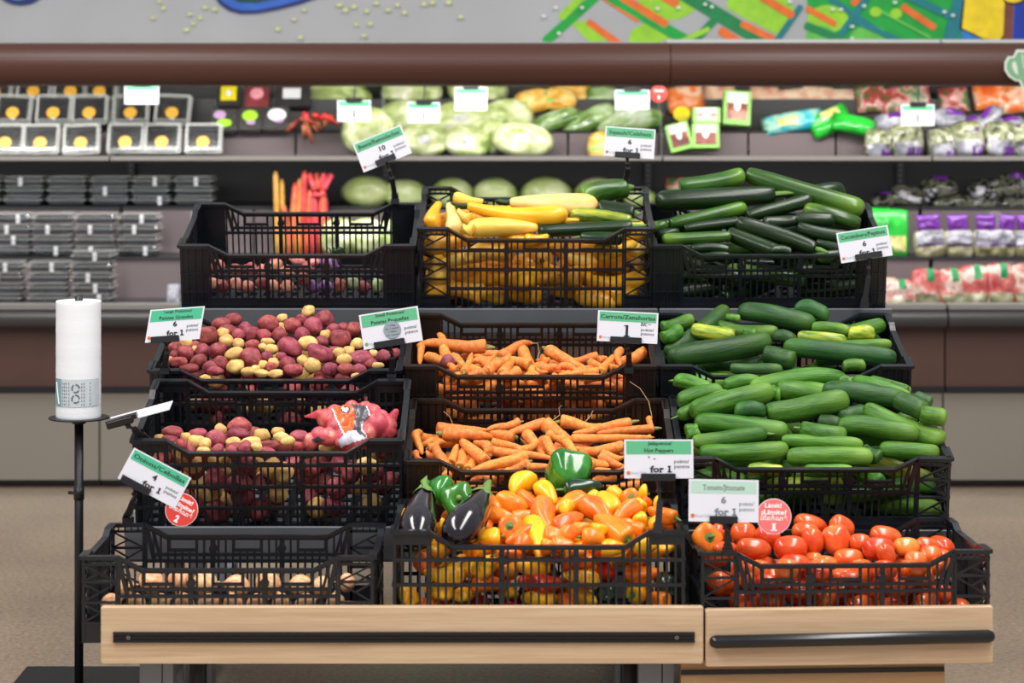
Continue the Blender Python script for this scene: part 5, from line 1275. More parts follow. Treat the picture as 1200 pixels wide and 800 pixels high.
bpy.context.view_layer.update()
def mk(args, kw, arm):
    t, top = price_sign(*args, **kw); bpy.context.view_layer.update()
    if arm:
        mwv = t.matrix_world
        top = mwv @ (mwv.inverted() @ top); clip_arm(t, top, *arm)
    return t
mk((448, 174, 61, 36, 22, D4 + .30, ('Beets/Remolachas', .84), '10', 'price sign reading Beets Remolachas, tilted on a tall clip above the empty crate'), dict(foot='for 1', bar=(.28, .68)), (463, 231, D4 + .34))
mk((738, 167, 59, 35, -4, D4 + .30, ('Squash/Calabaza', .84), '6', 'price sign reading Squash Calabaza above the back corner of the squash crate'), dict(foot='for 1', logo='logo_red', bar=(.22, .72), bar_y=-.40), (733, 212, D4 + .33))
mk((1013, 286, 61, 36, 9, D4 - .05, ('Cucumbers/Pepinos', .86), '6', 'price sign reading Cucumbers Pepinos at the front of the zucchini crate'), dict(foot='for 1', bar=(.28, .80)), (1013, 352, D4 - .05))
mk((205, 380, 64, 38, 4, D3 - .04, ('Large Potatoes/', 'Patatas Grandes', .52, .62), '6', 'price sign reading Large Potatoes Patatas Grandes at the left of the upper potatoes'), dict(foot='for 1', two=True, green='green_band2', skewx=.22, bar=(.10, .62), bar_y=-.40, logo='logo_red'), (193, 429, D3 - .01))
def grey_sticker(t, card, X, W_, H_):
    b = MB(); b.disc(X(.02, -.06), H_ * .25, -.0022, 28, .0008); s = b.build('round_sticker', M['sticker_grey'], card)
    b = MB(); c = X(.02, -.06)
    for k, (s_, q) in enumerate((('1 bag', .16), ('for 1 points', .30), ('1 bolsa', .18), ('por 1 puntos', .30))): put_text(b, s_, c[0], c[1] + H_ * (.13 - .09 * k), W_ * q * .75, H_ * .045, -.0026, 0)
    b.build('sticker_lettering', M['ink'], s)
mk((458, 384, 70, 41, 9, D3 - .05, ('Small Potatoes/', 'Patatas Pequeñas', .5, .64), None, 'price sign reading Small Potatoes Patatas Pequenas with a round grey sticker'), dict(two=True, sticker=grey_sticker, bar=(.18, .70), bar_y=-.40, logo='logo_green'), (459, 436, D3 - .02))
def carrots_extra(b, X, W_, H_, y):
    c = X(-.01, -.13); hh = H_ * .19
    b.slab([(c[0] - .003, c[1] - hh), (c[0] + .003, c[1] - hh), (c[0] + .003, c[1] + hh), (c[0] - .003, c[1] + hh)], y, y + .0003)
    b.slab([(c[0] - .008, c[1] - hh), (c[0] + .008, c[1] - hh), (c[0] + .006, c[1] - hh + .003), (c[0] - .006, c[1] - hh + .003)], y, y + .0003)
    b.slab([(c[0] - .008, c[1] + hh - .003), (c[0] - .002, c[1] + hh - .002), (c[0] - .002, c[1] + hh), (c[0] - .007, c[1] + hh - .001)], y, y + .0003)
    put_text(b, 'BK', *X(.27, .11), W_ * .11, H_ * .11, y, 0, .25); put_text(b, '~', *X(.36, .13), W_ * .05, H_ * .1, y)
mk((735.5, 383, 71, 36, -3, D3 - .04, ('Carrots/Zanahorias', .90), None, 'price sign reading Carrots Zanahorias at the right of the upper carrots'), dict(extra=carrots_extra, bar=(.22, .74), bar_y=-.40), (737, 428, D3 - .01))
def hot_extra(b, X, W_, H_, y): put_text(b, "' -", *X(-.10, .02), W_ * .12, H_ * .09, y)
mk((772, 537.5, 81, 45, 0, D1 + .02, ('Jalapenos/', 'Hot Peppers', .36, .42), None, 'price sign reading Hot Peppers on a tall clip above the mini peppers'), dict(two=True, foot='for 1', extra=hot_extra, bar=(.24, .74), bar_y=-.44), (771, 617, D1 + .0))
def limit(num, matname, u, v, rpx, rot):
    def f(t, card, X, W_, H_):
        R_ = Matrix.Translation(Vector((X(u, v)[0], .0, X(u, v)[1]))) @ Matrix.Rotation(math.radians(-rot), 4, 'Y'); r = rpx * H_
        g = bpy.data.objects.new
        b = MB(); b.M = R_; b.disc((0, 0), r, .0022, 36, .001); b.build('limit_disc_rim', M['white_ink'], t)
        b = MB(); b.M = R_; b.disc((0, 0), r * .97, .0018, 36, .0006); s = b.build('limit_disc', M[matname], t)
        b = MB(); b.M = R_; y = .0014
        put_text(b, 'Limit!', -r * .05, r * .62, r * .98, r * .25, y, .03); put_text(b, '¡Límite!', 0, r * .24, r * 1.42, r * .25, y, .03, .12)
        put_text(b, 'ដែនកំណត់', 0, -r * .10, r * 1.5, r * .24, y, .015); put_text(b, num, 0, -r * .60, r * .26, r * .40, y, .05)
        if num == '1': b.box(-r * .17, r * .17, y, y + .0002, -r * .81, -r * .74)
        b.build('limit_lettering', M['white_ink'], s)
    return f
mk((848, 586.5, 82, 49, -1, D1 - .01, ('Tomato/Jitomate', .60), '6', 'price sign with washed out header and round pink limit disc at the tomato crate'), dict(foot='for 1', green='green_faded', ink='ink_faded', sticker=limit('1', 'sticker_pink', .72, -.35, .42, 0), bar=(.30, .70), bar_y=-.42), (853, 640, D1 - .0))
mk((181, 560, 76, 40, -28, D1 + .10, ('Onions/Cebollas', .88), '4', 'price sign reading Onions Cebollas with a red limit disc, tilted at the onion crate'), dict(foot='for 1', green='green_band2', sticker=limit('2', 'sticker_red', .60, -.44, .48, 0), bar=(.05, .55), bar_y=-.40), (150, 604, D1 + .24))
# sign seen almost edge on
ds2 = D2 + .05
mw = Matrix.Translation(P(164, 484, ds2)) @ Matrix.Rotation(math.radians(-15), 4, 'Y') @ Matrix.Rotation(math.radians(-82.5), 4, 'X')
t = thing('price_sign', 'white sign card bent back and seen almost edge on beside the bag roll', 'sign', 'price signs clipped to the crates', mw)
b = MB(); b.box(-.072, .072, 0, .0016, -.038, .038); b.build('card', M['card'], t)
b = MB(); b.rbox(-.07, -.01, -.010, .006, -.052, -.036, .002); b.box(-.07, .0, -.012, -.002, -.05, -.03); b.build('clip_bar', M['black'], t)
bpy.context.view_layer.update(); clip_arm(t, t.matrix_world @ Vector((-.035, .002, -.04)), 168, 512, D2 + .03)
# ------------------------------------------------------------------ refrigerated cases
M['bumper_brown'] = plain('brown_bumper', (84, 52, 43), .4, spec=.4, bump=.05, bscale=40)
M['panel_brown'] = plain('brown_front_panel', (80, 54, 46), .5, var=.08, vscale=6)
M['case_dark'] = plain('dark_case_lining', (44, 45, 48), .55)
M['case_grey'] = plain('grey_plastic_step', (124, 112, 114), .3, spec=.5)
M['case_black'] = plain('black_case_trim', (20, 20, 22), .4)
M['lip_grey'] = plain('pale_grey_lip', (136, 132, 128), .35)
M['rail_dark'] = plain('dark_grey_rail', (58, 54, 56), .35)
M['stainless'] = plain('brushed_stainless', (176, 172, 164), .32, metal=.85, bump=.04, bscale=8)
M['ledge_white'] = plain('white_ledge', (206, 206, 206), .5)
M['divider'] = clear_plastic('clear_divider', (230, 235, 235), .16, .1)
M['slot'] = plain('slot_grey', (120, 118, 118), .5)
def Z(py, d): return CAMH - (py - YH) * d / F
YT = dict(ledge=8.68, t1=8.84, t2=9.02, back=9.30, s2=8.93, s3=8.70, s4=8.42)
seams = [-190, 130, 449, 776, 1091, 1410]
bump_pts = None
def case(i, px0, px1, label):
    x0, x1 = (px0 - 600) * 8.7 / F, (px1 - 600) * 8.7 / F; xm = (x0 + x1) / 2; g = .003
    t = thing('refrigerated_case', label, 'refrigerated case', 'refrigerated case sections along the back wall', Matrix.Translation((xm, 8.4, 0)))
    a, c = x0 - xm + g, x1 - xm - g; Y = lambda y: y - 8.4
    # canopy bumper: rounded brown tube front with flat top
    b = MB(); r = (101 - 50) * 8.25 / F / 2; zc = Z(75.5, 8.25); n = 18
    prof = [(Y(8.40), zc + r)] + [(Y(8.25) + .02 - r * 1.0 * math.sin(PI * k / n) * .9, zc + r * math.cos(PI * k / n)) for k in range(n + 1)] + [(Y(8.40), zc - r)]
    vs = [(x, y, z) for x in (a - g, c + (g if i != 2 else 0)) for y, z in prof]; m = len(prof)
    fs = [(k, k + 1, m + k + 1, m + k) for k in range(m - 1)] + [tuple(range(m - 1, -1, -1)), tuple(range(m, 2 * m)), (m - 1, 0, m, 2 * m - 1)]
    b.add(vs, fs); b.build('canopy_bumper', M['bumper_brown'], t, False)
    b = MB(); b.box(a, c, Y(8.50), Y(8.94), zc + r + .001, zc + r + (.006 if i < 3 else .016)); b.build('canopy_ledge', M['ledge_white'], t)
    b = MB(); b.box(a, c, Y(YT['back']), Y(YT['back'] + .04), .0, 1.50); b.build('back_panel', M['case_dark'], t)
    b = MB(); b.box(a, c, Y(8.40), Y(9.30), 1.462, 1.50); b.build('canopy_liner', M['ledge_white'], t)
    # top deck: ledge and two steps
    zl, z1, z2 = Z(184, YT['ledge']), Z(153, YT['t1']), Z(116, YT['t2'])
    b = MB(); b.box(a, c, Y(YT['ledge']), Y(YT['back']), zl - .022, zl); b.build('shelf', M['case_black'], t)
    b = MB(); b.box(a, c, Y(YT['ledge'] - .008), Y(YT['ledge']), zl - .012, zl + .004); b.build('price_rail', M['lip_grey'], t)
    b = MB(); k = (c - a) / 3
    for j in range(3): b.box(a + j * k + .004, a + (j + 1) * k - .004, Y(YT['t1']), Y(YT['t1'] + .01), zl, z1 - .008)
    b.build('step_riser', M['case_grey'], t)
    b = MB(); b.box(a, c, Y(YT['t1'] - .004), Y(YT['t2']), z1 - .008, z1); b.build('step_tread', M['case_black'], t)
    b = MB(); b.box(a, c, Y(YT['t2']), Y(YT['t2'] + .01), z1, z2 - .008); b.box(a, c, Y(YT['t2'] - .004), Y(YT['back']), z2 - .008, z2); b.build('step_riser', M['case_black'], t)
    # lower steps
    s2, s3, s4 = Z(242, YT['s2']), Z(301, YT['s3']), Z(357, YT['s4'])
    for (y0, y1, zt, zb) in ((YT['s2'], YT['back'], s2, s3), (YT['s3'], YT['s2'], s3, s4)):
        b = MB(); b.box(a, c, Y(y0 - .006), Y(y1), zt - .010, zt); b.build('step_tread', M['case_dark'], t)
        b = MB()
        for j in range(2): b.box(a + j * (c - a) / 2 + .004, a + (j + 1) * (c - a) / 2 - .004, Y(y0), Y(y0 + .008), zb, zt - .010)
        b.build('step_riser', M['case_grey'], t)
        b = MB()
        for q in (.28, .80): b.box(a + q * (c - a) - .02, a + q * (c - a) + .02, Y(y0 - .003), Y(y0 - .001), zb + .012, zt - .018)
        b.build('label_holder', M['divider'], t)
    b = MB(); b.box(a, c, Y(YT['s4']), Y(YT['s3']), s4 - .012, s4); b.build('bottom_deck', M['case_dark'], t)
    # front: lip, rail, brown panel, black strip, stainless base
    b = MB(); b.rbox(a, c, Y(8.37), Y(8.43), Z(363, 8.38), Z(357, 8.38) + .004, .004); b.build('front_lip', M['lip_grey'], t)
    b = MB(); zc2 = Z(374, 8.38); r2 = .033; prof = [(Y(8.42), zc2 + r2)] + [(Y(8.385) - .03 * math.sin(PI * k / 10), zc2 + r2 * math.cos(PI * k / 10)) for k in range(11)] + [(Y(8.42), zc2 - r2)]
    vs = [(x, y, z) for x in (a, c) for y, z in prof]; m = len(prof)
    b.add(vs, [(k, k + 1, m + k + 1, m + k) for k in range(m - 1)] + [tuple(range(m - 1, -1, -1)), tuple(range(m, 2 * m)), (m - 1, 0, m, 2 * m - 1)]); b.build('bumper_rail', M['rail_dark'], t, False)
    b = MB(); b.box(a, c, Y(8.42), Y(8.46), Z(454, 8.42), Z(384, 8.42)); b.build('front_panel', M['panel_brown'], t)
    b = MB(); b.box(a, c, Y(8.41), Y(8.47), Z(461, 8.41), Z(453, 8.41)); b.build('trim_strip', M['case_black'], t)
    b = MB(); b.box(a, c, Y(8.46), Y(8.49), .03, Z(460, 8.46)); b.build('base_panel', M['stainless'], t)
    b = MB(); b.box(a, c, Y(8.50), Y(8.53), .0, .03); b.build('toe_kick', M['case_black'], t)
    # upright with slots at the right end, clear divider at the right end
    b = MB(); b.box(c - .03, c, Y(9.27), Y(9.30), .6, 1.46); u = b.build('upright', M['case_black'], t)
    b = MB()
    for k in range(10): b.box(c - .020, c - .012, Y(9.266), Y(9.27), Z(195 + k * 6, 9.27), Z(192 + k * 6, 9.27))
    b.build('slot_row', M['slot'], u)
    b = MB(); b.slab([(Y(YT['ledge']), zl + .004), (Y(YT['back']), zl + .004), (Y(YT['back']), 1.45), (Y(YT['t1']), 1.45), (Y(YT['ledge']), zl + .10)], 0, .003)
    b.v = [(c - .003 + y_, x_, z_) for x_, y_, z_ in b.v]; b.build('clear_divider', M['divider'], t)
    return t
for i, lb in enumerate(('refrigerated case section at the far left holding berry boxes', 'refrigerated case section with berry boxes, rhubarb and dried peppers', 'refrigerated case section in the middle filled with pale green lettuce bags',
                        'refrigerated case section right of the middle with blue and green bags', 'refrigerated case section at the far right with purple topped bags')):
    case(i, seams[i], seams[i + 1], lb)

# ---- small green die cut sticker on the bumper at the right
M['sticker_green'] = plain('sticker_sage', (126, 176, 134), .5); M['sticker_edge'] = plain('sticker_edge', (222, 228, 218), .5)
ys = 8.25 - .072
sg = thing('bumper_sticker', 'sage green cup shaped sticker with pale edge, right end of the brown bumper', 'sticker')
def shp(pts, y0, y1, name, mat, par):
    b = MB(); b.slab([((x - 600) * ys / F, CAMH - (yy - YH) * ys / F) for x, yy in pts], y0, y1); return b.build(name, mat, par)
out = [(1187, 66), (1191, 58), (1196, 58), (1230, 58), (1230, 110), (1206, 110), (1198, 104), (1194, 95), (1190, 95), (1182, 90), (1177, 82), (1177, 73), (1181, 66)]
shp(out, ys - .002, ys, 'sticker_edge', M['sticker_edge'], sg)
inn = [(1188.5, 68), (1192.5, 61), (1197, 61), (1228, 61), (1228, 108), (1207, 108), (1200, 102), (1195.5, 93), (1190.5, 93), (1183.5, 88), (1179.5, 81), (1179.5, 74), (1183, 68)]
sgi = shp(inn, ys - .003, ys - .002, 'sticker_face', M['sticker_green'], sg)
shp([(1186, 73), (1190, 72), (1192, 80), (1193, 88), (1189, 85), (1186, 79)], ys - .004, ys - .003, 'sticker_cutout', M['sticker_edge'], sgi)
shp([(1197, 64), (1198.5, 64), (1200, 80), (1199, 80)], ys - .004, ys - .003, 'sticker_cutout', M['sticker_edge'], sgi)

# ------------------------------------------------------------------ goods in the cases
rs = random.Random(11)
def at(px, py, d): return P(px, py, d)
M['berries'] = organic('dark_berries', (10, 11, 16), (40, 42, 52), 14, rough=.35, bump=.3, bscale=25)
M['clam'] = clear_plastic('clear_clamshell', (235, 240, 238), .10, .08, True)
M['clam_rim'] = clear_plastic('clamshell_rim', (240, 243, 240), .26, .15)  # pale diffuse white paints the glints along the rims
M['label_yellow'] = plain('round_label_yellow', (240, 178, 66), .4, var=.2, vscale=60)
M['label_white'] = plain('label_white', (226, 226, 230), .4)
def clam_meshes(W_, D_, H_):
    # box lying with its lid up: x across, y deep, z up, origin at the base centre
    x, y = W_ / 2, D_ / 2
    bb = MB(); nx, ny = 7, 5
    bb.box(-x + .006, x - .006, -y + .006, y - .006, .004, H_ * .55)
    for i in range(nx):
        for j in range(ny):
            cx, cy = -x + .012 + (i + .5) * (W_ - .024) / nx, -y + .012 + (j + .5) * (D_ - .024) / ny; r = .012
            vs = [(cx + r * math.cos(k * PI / 3) * q, cy + r * math.sin(k * PI / 3) * q, H_ * .55 + h) for q, h in ((1, 0), (.7, .008)) for k in range(6)] + [(cx, cy, H_ * .55 + .011)]
            bb.add(vs, [(k, (k + 1) % 6, 6 + (k + 1) % 6, 6 + k) for k in range(6)] + [(6 + k, 6 + (k + 1) % 6, 12) for k in range(6)])
    n = 9                                                           # berries against the clear front
    for i in range(n):
        for j in range(2):
            cx = -x + .01 + (i + .5) * (W_ - .02) / n; cz = .008 + (j + .5) * (H_ * .5) / 2; r = .009
            vs = [(cx + r * math.cos(k * PI / 3), -y + .006, cz + r * math.sin(k * PI / 3)) for k in range(6)] + [(cx, -y + .001, cz)]
            bb.add(vs, [(k, (k + 1) % 6, 6) for k in range(6)])
    lid = MB(); lid.rbox(-x, x, -y, y, 0, H_, .006)
    rim = MB(); zr_ = H_ * .62
    for (p, q) in (((-x, -y), (x, -y)), ((x, -y), (x, y)), ((x, y), (-x, y)), ((-x, y), (-x, -y))): rim.beam((*p, zr_), (*q, zr_), .012, .006 if H_ > .04 else .004, up=(0, 0, 1)); rim.beam((p[0] * .95, p[1] * .93, H_), (q[0] * .95, q[1] * .93, H_), .006, .005 if H_ > .04 else .003, up=(0, 0, 1))
    return bb.mesh('berries', M['berries']), lid.mesh('clear_shell', M['clam']), rim.mesh('rim', M['clam_rim'])
CL = clam_meshes(.125, .112, .05); CS = clam_meshes(.138, .11, .034)
b = MB(); b.disc((0, 0), .024, 0, 20, .001); LBL = b.mesh('round_label', M['label_yellow'])
b = MB(); b.slab([(-.007, -.05), (.007, -.05), (.007, -.018), (-.007, -.018)], 0, .0008); STRIP = b.mesh('seal_strip', M['label_white'])
def clamshell(mw, meshes, label, group, lbl=False, seal=0):
    t = thing('berry_box', label, 'box', group, mw)
    for nm, me in zip(('berries', 'clear_shell', 'rim'), meshes):
        o = link(nm, me, t)
        if nm == 'berries': o['kind'] = 'stuff'
    if lbl:
        R_ = Matrix.Rotation(-PI / 2, 4, 'X')
        link('round_label', LBL, t, Matrix.Translation((.0, -.022, .0515)) @ R_); link('seal_strip', STRIP, t, Matrix.Translation((.004, .0, .0512)) @ R_)
    elif seal:
        link('seal_strip', STRIP, t, Matrix.Translation((seal, -.0565, .034 + .018)))
    return t
# front boxes lean back on the steps with their lids to the viewer
rows = [((8, 49, 96), 164, 8.755, 0, 'front leaning row, left of the divider'), ((148, 191, 239), 163, 8.755, 0, 'front leaning row, right of the divider'),
        ((17, 64, 106), 129, 8.92, 0, 'second leaning row, left of the divider'), ((154, 203), 129, 8.92, 0, 'second leaning row, right of the divider'), ((-5, 41, 84, 118), 104, 9.09, 1, 'third row half hidden by the bumper')]
ords = ['first', 'second', 'third', 'fourth']
for xs, y, d, hid, where in rows:
    for k, x in enumerate(xs):
        mw = Matrix.Translation(at(x, y, d)) @ Matrix.Rotation(math.radians(66), 4, 'X') @ Matrix.Rotation(rs.uniform(-.05, .05), 4, 'Z') @ Matrix.Translation((0, 0, -.025)) @ Matrix.Diagonal((1.0, .95, 1, 1))
        clamshell(mw, CL, 'yellow labelled berry box, %s in the %s' % (ords[k], where), 'leaning berry boxes on the top deck', True)
def stack(x, ybase, d, n, where, dy=11.5, grp='stacked flat berry boxes'):
    for k in range(n):
        pz = at(x + rs.uniform(-1.2, 1.2), ybase, d); pz.z += .0345 * k * (dy / 11.2)
        clamshell(Matrix.Translation(pz + Vector((0, .055, .001))) @ Matrix.Rotation(rs.uniform(-.04, .04), 4, 'Z'), CS, 'flat berry box, %s from bottom of %s' % (ords[k] if k < 4 else 'fifth', where), grp, False, rs.choice([0, 0, 0, .012, -.014, .03]))
for k, x in enumerate((-22, 28, 78, 128, 177, 227)): stack(x, 241, 8.945, 3, '%s stack from left, upper step' % ['first', 'second', 'third', 'fourth', 'fifth', 'sixth'][k])
for k, x in enumerate((12, 61, 111, 162)): stack(x, 300, 8.715, 4, '%s stack from left, middle step' % ords[k], 12.5)
for k, (x, n) in enumerate(((2, 4), (56, 4), (107, 5))): stack(x, 356.5, 8.45, n, '%s stack from left, bottom deck' % ords[k], 12)

def pillow(mb, w_, h_, th, seed, n=12, crimp=.05, wr=.12, rnd_=0):
    off = Vector((seed * 1.7, seed * 2.9, seed * .6)); idx = {}
    base = len(mb.v); vs = []; fs = []
    def hgt(u, v): return max(0, 1 - abs(u) ** 2.6) ** .55 * max(0, 1 - abs(v) ** 3.2) ** .6
    def sq(u, v): return math.sqrt(max(0.02, 1 - v * v * .5)) * rnd_ + (1 - rnd_)
    for side in (-1, 1):
        for i in range(n + 1):
            for j in range(n + 1):
                u, v = -1 + 2 * i / n, -1 + 2 * j / n
                edge = i in (0, n) or j in (0, n)
                key = (i, j) if edge else (i, j, side)
                if key in idx: continue
                idx[key] = len(vs)
                nz = noise.noise(Vector((u * 2, v * 2, side * 3)) + off)
                vs.append((u * w_ / 2 * (1 - crimp * abs(v) ** 4) * sq(u, v), side * th / 2 * hgt(u, v) * (1 + wr * 2 * nz), v * h_ / 2 * (1 - crimp * abs(u) ** 4) * sq(v, u)))
    g = lambda i, j, s: idx[(i, j)] if (i, j) in idx else idx[(i, j, s)]
    for side in (-1, 1):
        for i in range(n):
            for j in range(n):
                q = (g(i, j, side), g(i + 1, j, side), g(i + 1, j + 1, side), g(i, j + 1, side))
                fs.append(q if side < 0 else q[::-1])
    mb.add(vs, fs)
    def patch(mb2, u0, u1, v0, v1, lift=.002, m=8):
        vv = []; ff = []
        for i in range(m + 1):
            for j in range(m + 1):
                u, v = u0 + (u1 - u0) * i / m, v0 + (v1 - v0) * j / m; nz = noise.noise(Vector((u * 2, v * 2, -3)) + off)
                vv.append((u * w_ / 2 * (1 - crimp * abs(v) ** 4) * sq(u, v), -th / 2 * hgt(u, v) * (1 + wr * 2 * nz) - lift, v * h_ / 2 * (1 - crimp * abs(u) ** 4) * sq(v, u)))
        for i in range(m):
            for j in range(m): ff.append((i * (m + 1) + j, (i + 1) * (m + 1) + j, (i + 1) * (m + 1) + j + 1, i * (m + 1) + j + 1))
        mb2.add(vv, ff)
    return patch
bagn = [0]
def bag(name, label, cat, px, py, wpx, hpx, d, mat, th=.5, rot=0, lean=18, parts=(), group=None, yaw=0, rnd_=.0, wr=.12, topper=None):
    bagn[0] += 1; w_, h_ = wpx * d / F, hpx * d / F
    mw = Matrix.Translation(at(px, py, d)) @ Matrix.Rotation(math.radians(yaw), 4, 'Z') @ Matrix.Rotation(math.radians(-rot), 4, 'Y') @ Matrix.Rotation(math.radians(-lean), 4, 'X')
    t = thing(name, label, cat, group, mw)
    b = MB(); patch = pillow(b, w_, h_, min(w_, h_) * th, bagn[0], rnd_=rnd_, wr=wr); b.build('bag_body', mat, t, True)
    if topper:
        b = MB(); b.M = Matrix.Translation((topper[3] * w_, 0, h_ * .5 + topper[2] * h_ * .32)); pillow(b, w_ * topper[1], h_ * topper[2], w_ * .22, bagn[0] + 50, crimp=-.05, wr=.3); b.build('bag_top', topper[0], t, True)
    for nm, m_, rect in parts:
        b2 = MB(); patch(b2, *rect); b2.build(nm, m_, t, True)
    return t
mt = mottled
M['lettuce'] = mt('bagged_lettuce', [(150, 172, 92), (196, 212, 140), (226, 234, 182), (238, 240, 206)], 14, .3)
M['cabbage'] = mt('pale_cabbage', [(142, 170, 86), (188, 206, 130), (216, 226, 168)], 9, .35, .3)
M['corn'] = mt('bagged_yellow_corn', [(206, 150, 50), (236, 182, 74), (246, 206, 120), (120, 160, 60)], 16, .35)
M['wrapped_green'] = mt('wrapped_cucumber_film', [(64, 100, 44), (104, 140, 66), (160, 186, 130), (200, 214, 190)], 9, .2, .6)
M['print_yellow'] = plain('yellow_print', (226, 210, 30), .3, var=.12); M['print_red'] = plain('dark_red_tray', (134, 50, 58), .35, var=.3, vscale=25); M['print_lime'] = plain('lime_print', (150, 208, 40), .3)
M['print_pink'] = plain('pink_print', (226, 150, 160), .3, var=.2, vscale=30); M['print_lilac'] = plain('lilac_print', (176, 140, 180), .35); M['tray_dark'] = plain('dark_tray', (48, 46, 48), .3, var=.3, vscale=30)
M['purple'] = plain('purple_print', (112, 44, 152), .3, var=.25, vscale=20, coat=.3); M['purple_dark'] = plain('deep_purple_print', (92, 56, 130), .3, var=.3, vscale=25, coat=.3)
M['bag_frost'] = mt('frosted_bag', [(84, 84, 96), (150, 150, 162), (204, 204, 214)], 16, .25, .5)
M['slaw'] = mt('bagged_slaw', [(60, 64, 44), (124, 130, 92), (180, 184, 150), (86, 58, 92)], 22, .25, .5)
M['kale'] = mt('dark_leaf_bag', [(18, 18, 20), (40, 44, 34), (110, 112, 94), (28, 28, 30), (190, 190, 196)], 17, .2, .6)  # palest tone paints the film's silver glints into the colour
M['orange_bag'] = mt('orange_carrot_bag', [(220, 92, 40), (240, 130, 60), (238, 200, 170), (236, 110, 46)], 14, .3)
M['pinkish'] = mt('pink_root_trays', [(196, 130, 116), (226, 178, 150), (232, 206, 176), (206, 140, 140)], 15, .3)
M['blue_bag'] = mt('blue_bag', [(20, 150, 180), (46, 182, 204), (160, 210, 190), (28, 160, 190)], 9, .25, .5)
M['green_bag'] = mt('bright_green_bag', [(24, 160, 44), (44, 196, 62), (40, 186, 56), (120, 220, 110)], 7, .25, .5)
M['salad_mix'] = mt('salad_mix', [(150, 160, 60), (206, 206, 120), (230, 224, 160), (90, 150, 60)], 14, .3)
M['redgreen'] = mt('red_and_green_bag', [(40, 110, 60), (176, 60, 60), (216, 160, 150), (60, 130, 70), (190, 80, 80)], 15, .3)
M['red_white'] = mt('red_printed_bag', [(176, 60, 64), (206, 106, 100), (226, 204, 190), (190, 80, 80)], 14, .3)
M['sprouts'] = mt('pale_contents', [(110, 108, 74), (164, 160, 124), (196, 192, 164)], 22, .35)
M['tie_green'] = plain('green_tie', (26, 150, 86), .35, var=.15); M['print_white'] = plain('white_print', (230, 230, 232), .3, coat=.3); M['lime_box'] = plain('lime_card', (140, 198, 92), .4, var=.1)
M['brown_contents'] = mt('dark_red_fruit', [(90, 30, 28), (140, 60, 50), (190, 130, 110)], 20, .3)

# small printed trays, then dried peppers and rhubarb
def tray(px, py, wpx, hpx, d, body, label, prints, lean=24):
    w_, h_ = wpx * d / F, hpx * d / F
    mw = Matrix.Translation(at(px, py, d)) @ Matrix.Rotation(math.radians(-lean), 4, 'X'); t = thing('snack_tray', label, 'tray', 'small lidded trays on the top deck', mw)
    b = MB(); b.rbox(-w_ / 2, w_ / 2, .004, .05, -h_ / 2, h_ / 2, .006); b.build('tray_body', M[body], t)
    b = MB(); b.rbox(-w_ / 2 - .002, w_ / 2 + .002, .0, .012, -h_ / 2 - .002, h_ / 2 + .002, .004); b.build('clear_lid', M['clam'], t)
    b = MB()
    for s in (-1, 1): b.box(s * w_ / 2 - .004, s * w_ / 2 + .004, -.003, .006, -h_ / 2, h_ / 2); b.box(-w_ / 2, w_ / 2, -.003, .006, s * h_ / 2 - .004, s * h_ / 2 + .004)
    b.build('rim', M['clam'], t)
    for m_, kind_, (u, v, a_, c_) in prints:
        b = MB()
        if kind_ == 'r': b.slab([(w_ * (u - a_), h_ * (v - c_)), (w_ * (u + a_), h_ * (v - c_)), (w_ * (u + a_), h_ * (v + c_)), (w_ * (u - a_), h_ * (v + c_))], -.004, -.002)
        else: b.slab([(w_ * (u + a_ * math.cos(k * PI / 8)), h_ * (v + c_ * math.sin(k * PI / 8))) for k in range(16)], -.005, -.002)
        b.build('printed_label', M[m_], t)
tray(268, 112, 27, 25, 8.98, 'tray_dark', 'small dark tray with yellow square label below the bumper', [('print_yellow', 'r', (0, .1, .34, .36)), ('label_white', 'c', (0, .1, .14, .16))])
tray(301, 113, 29, 27, 8.98, 'print_red', 'small dark red tray with a pink oval label', [('print_pink', 'c', (0, .12, .28, .26))])
tray(342, 112, 42, 26, 8.98, 'tray_dark', 'wider dark tray with a small white label', [('label_white', 'r', (0, .1, .25, .25))])
tray(263, 140, 28, 27, 8.80, 'tray_dark', 'dark tray with lilac and lime oval labels, front left of three', [('print_lilac', 'c', (-.2, .2, .26, .2)), ('print_lime', 'c', (0, -.18, .32, .2))])
tray(293, 139, 27, 27, 8.80, 'tray_dark', 'dark tray with a lime oval label, front middle of three', [('print_lime', 'c', (.0, .12, .34, .26)), ('print_lilac', 'c', (.05, -.2, .2, .1))])
tray(323, 138, 30, 28, 8.80, 'tray_dark', 'dark tray with white and pale green oval label, front right of three', [('label_white', 'c', (.05, .12, .36, .28)), ('print_lilac', 'c', (.12, -.12, .2, .12))])
M['dry_pepper'] = organic('dried_pepper_skin', (110, 52, 34), (170, 92, 58), 4, rough=.5, bump=.3, rnd=(.02, .25)); M['fresh_red'] = organic('fresh_red_pepper_skin', (190, 40, 36), (220, 80, 60), 3, rough=.4, rnd=(.01, .15)); M['stalk'] = organic('rhubarb_stalk', (214, 96, 56), (236, 160, 92), 3, (1, 6, 6), rough=.35, rnd=(.03, .12)); M['stalk_red'] = organic('red_rhubarb_stalk', (222, 62, 66), (240, 112, 96), 3, (1, 6, 6), rough=.35, rnd=(.015, .1)); M['stalk_tan'] = organic('tan_rhubarb_stalk', (214, 144, 60), (238, 182, 96), 3, (1, 6, 6), rough=.35, rnd=(.02, .1))
t = thing('dried_pepper_bunch', 'bunch of dried brown and red peppers hanging over the step edge', 'pepper bunch')
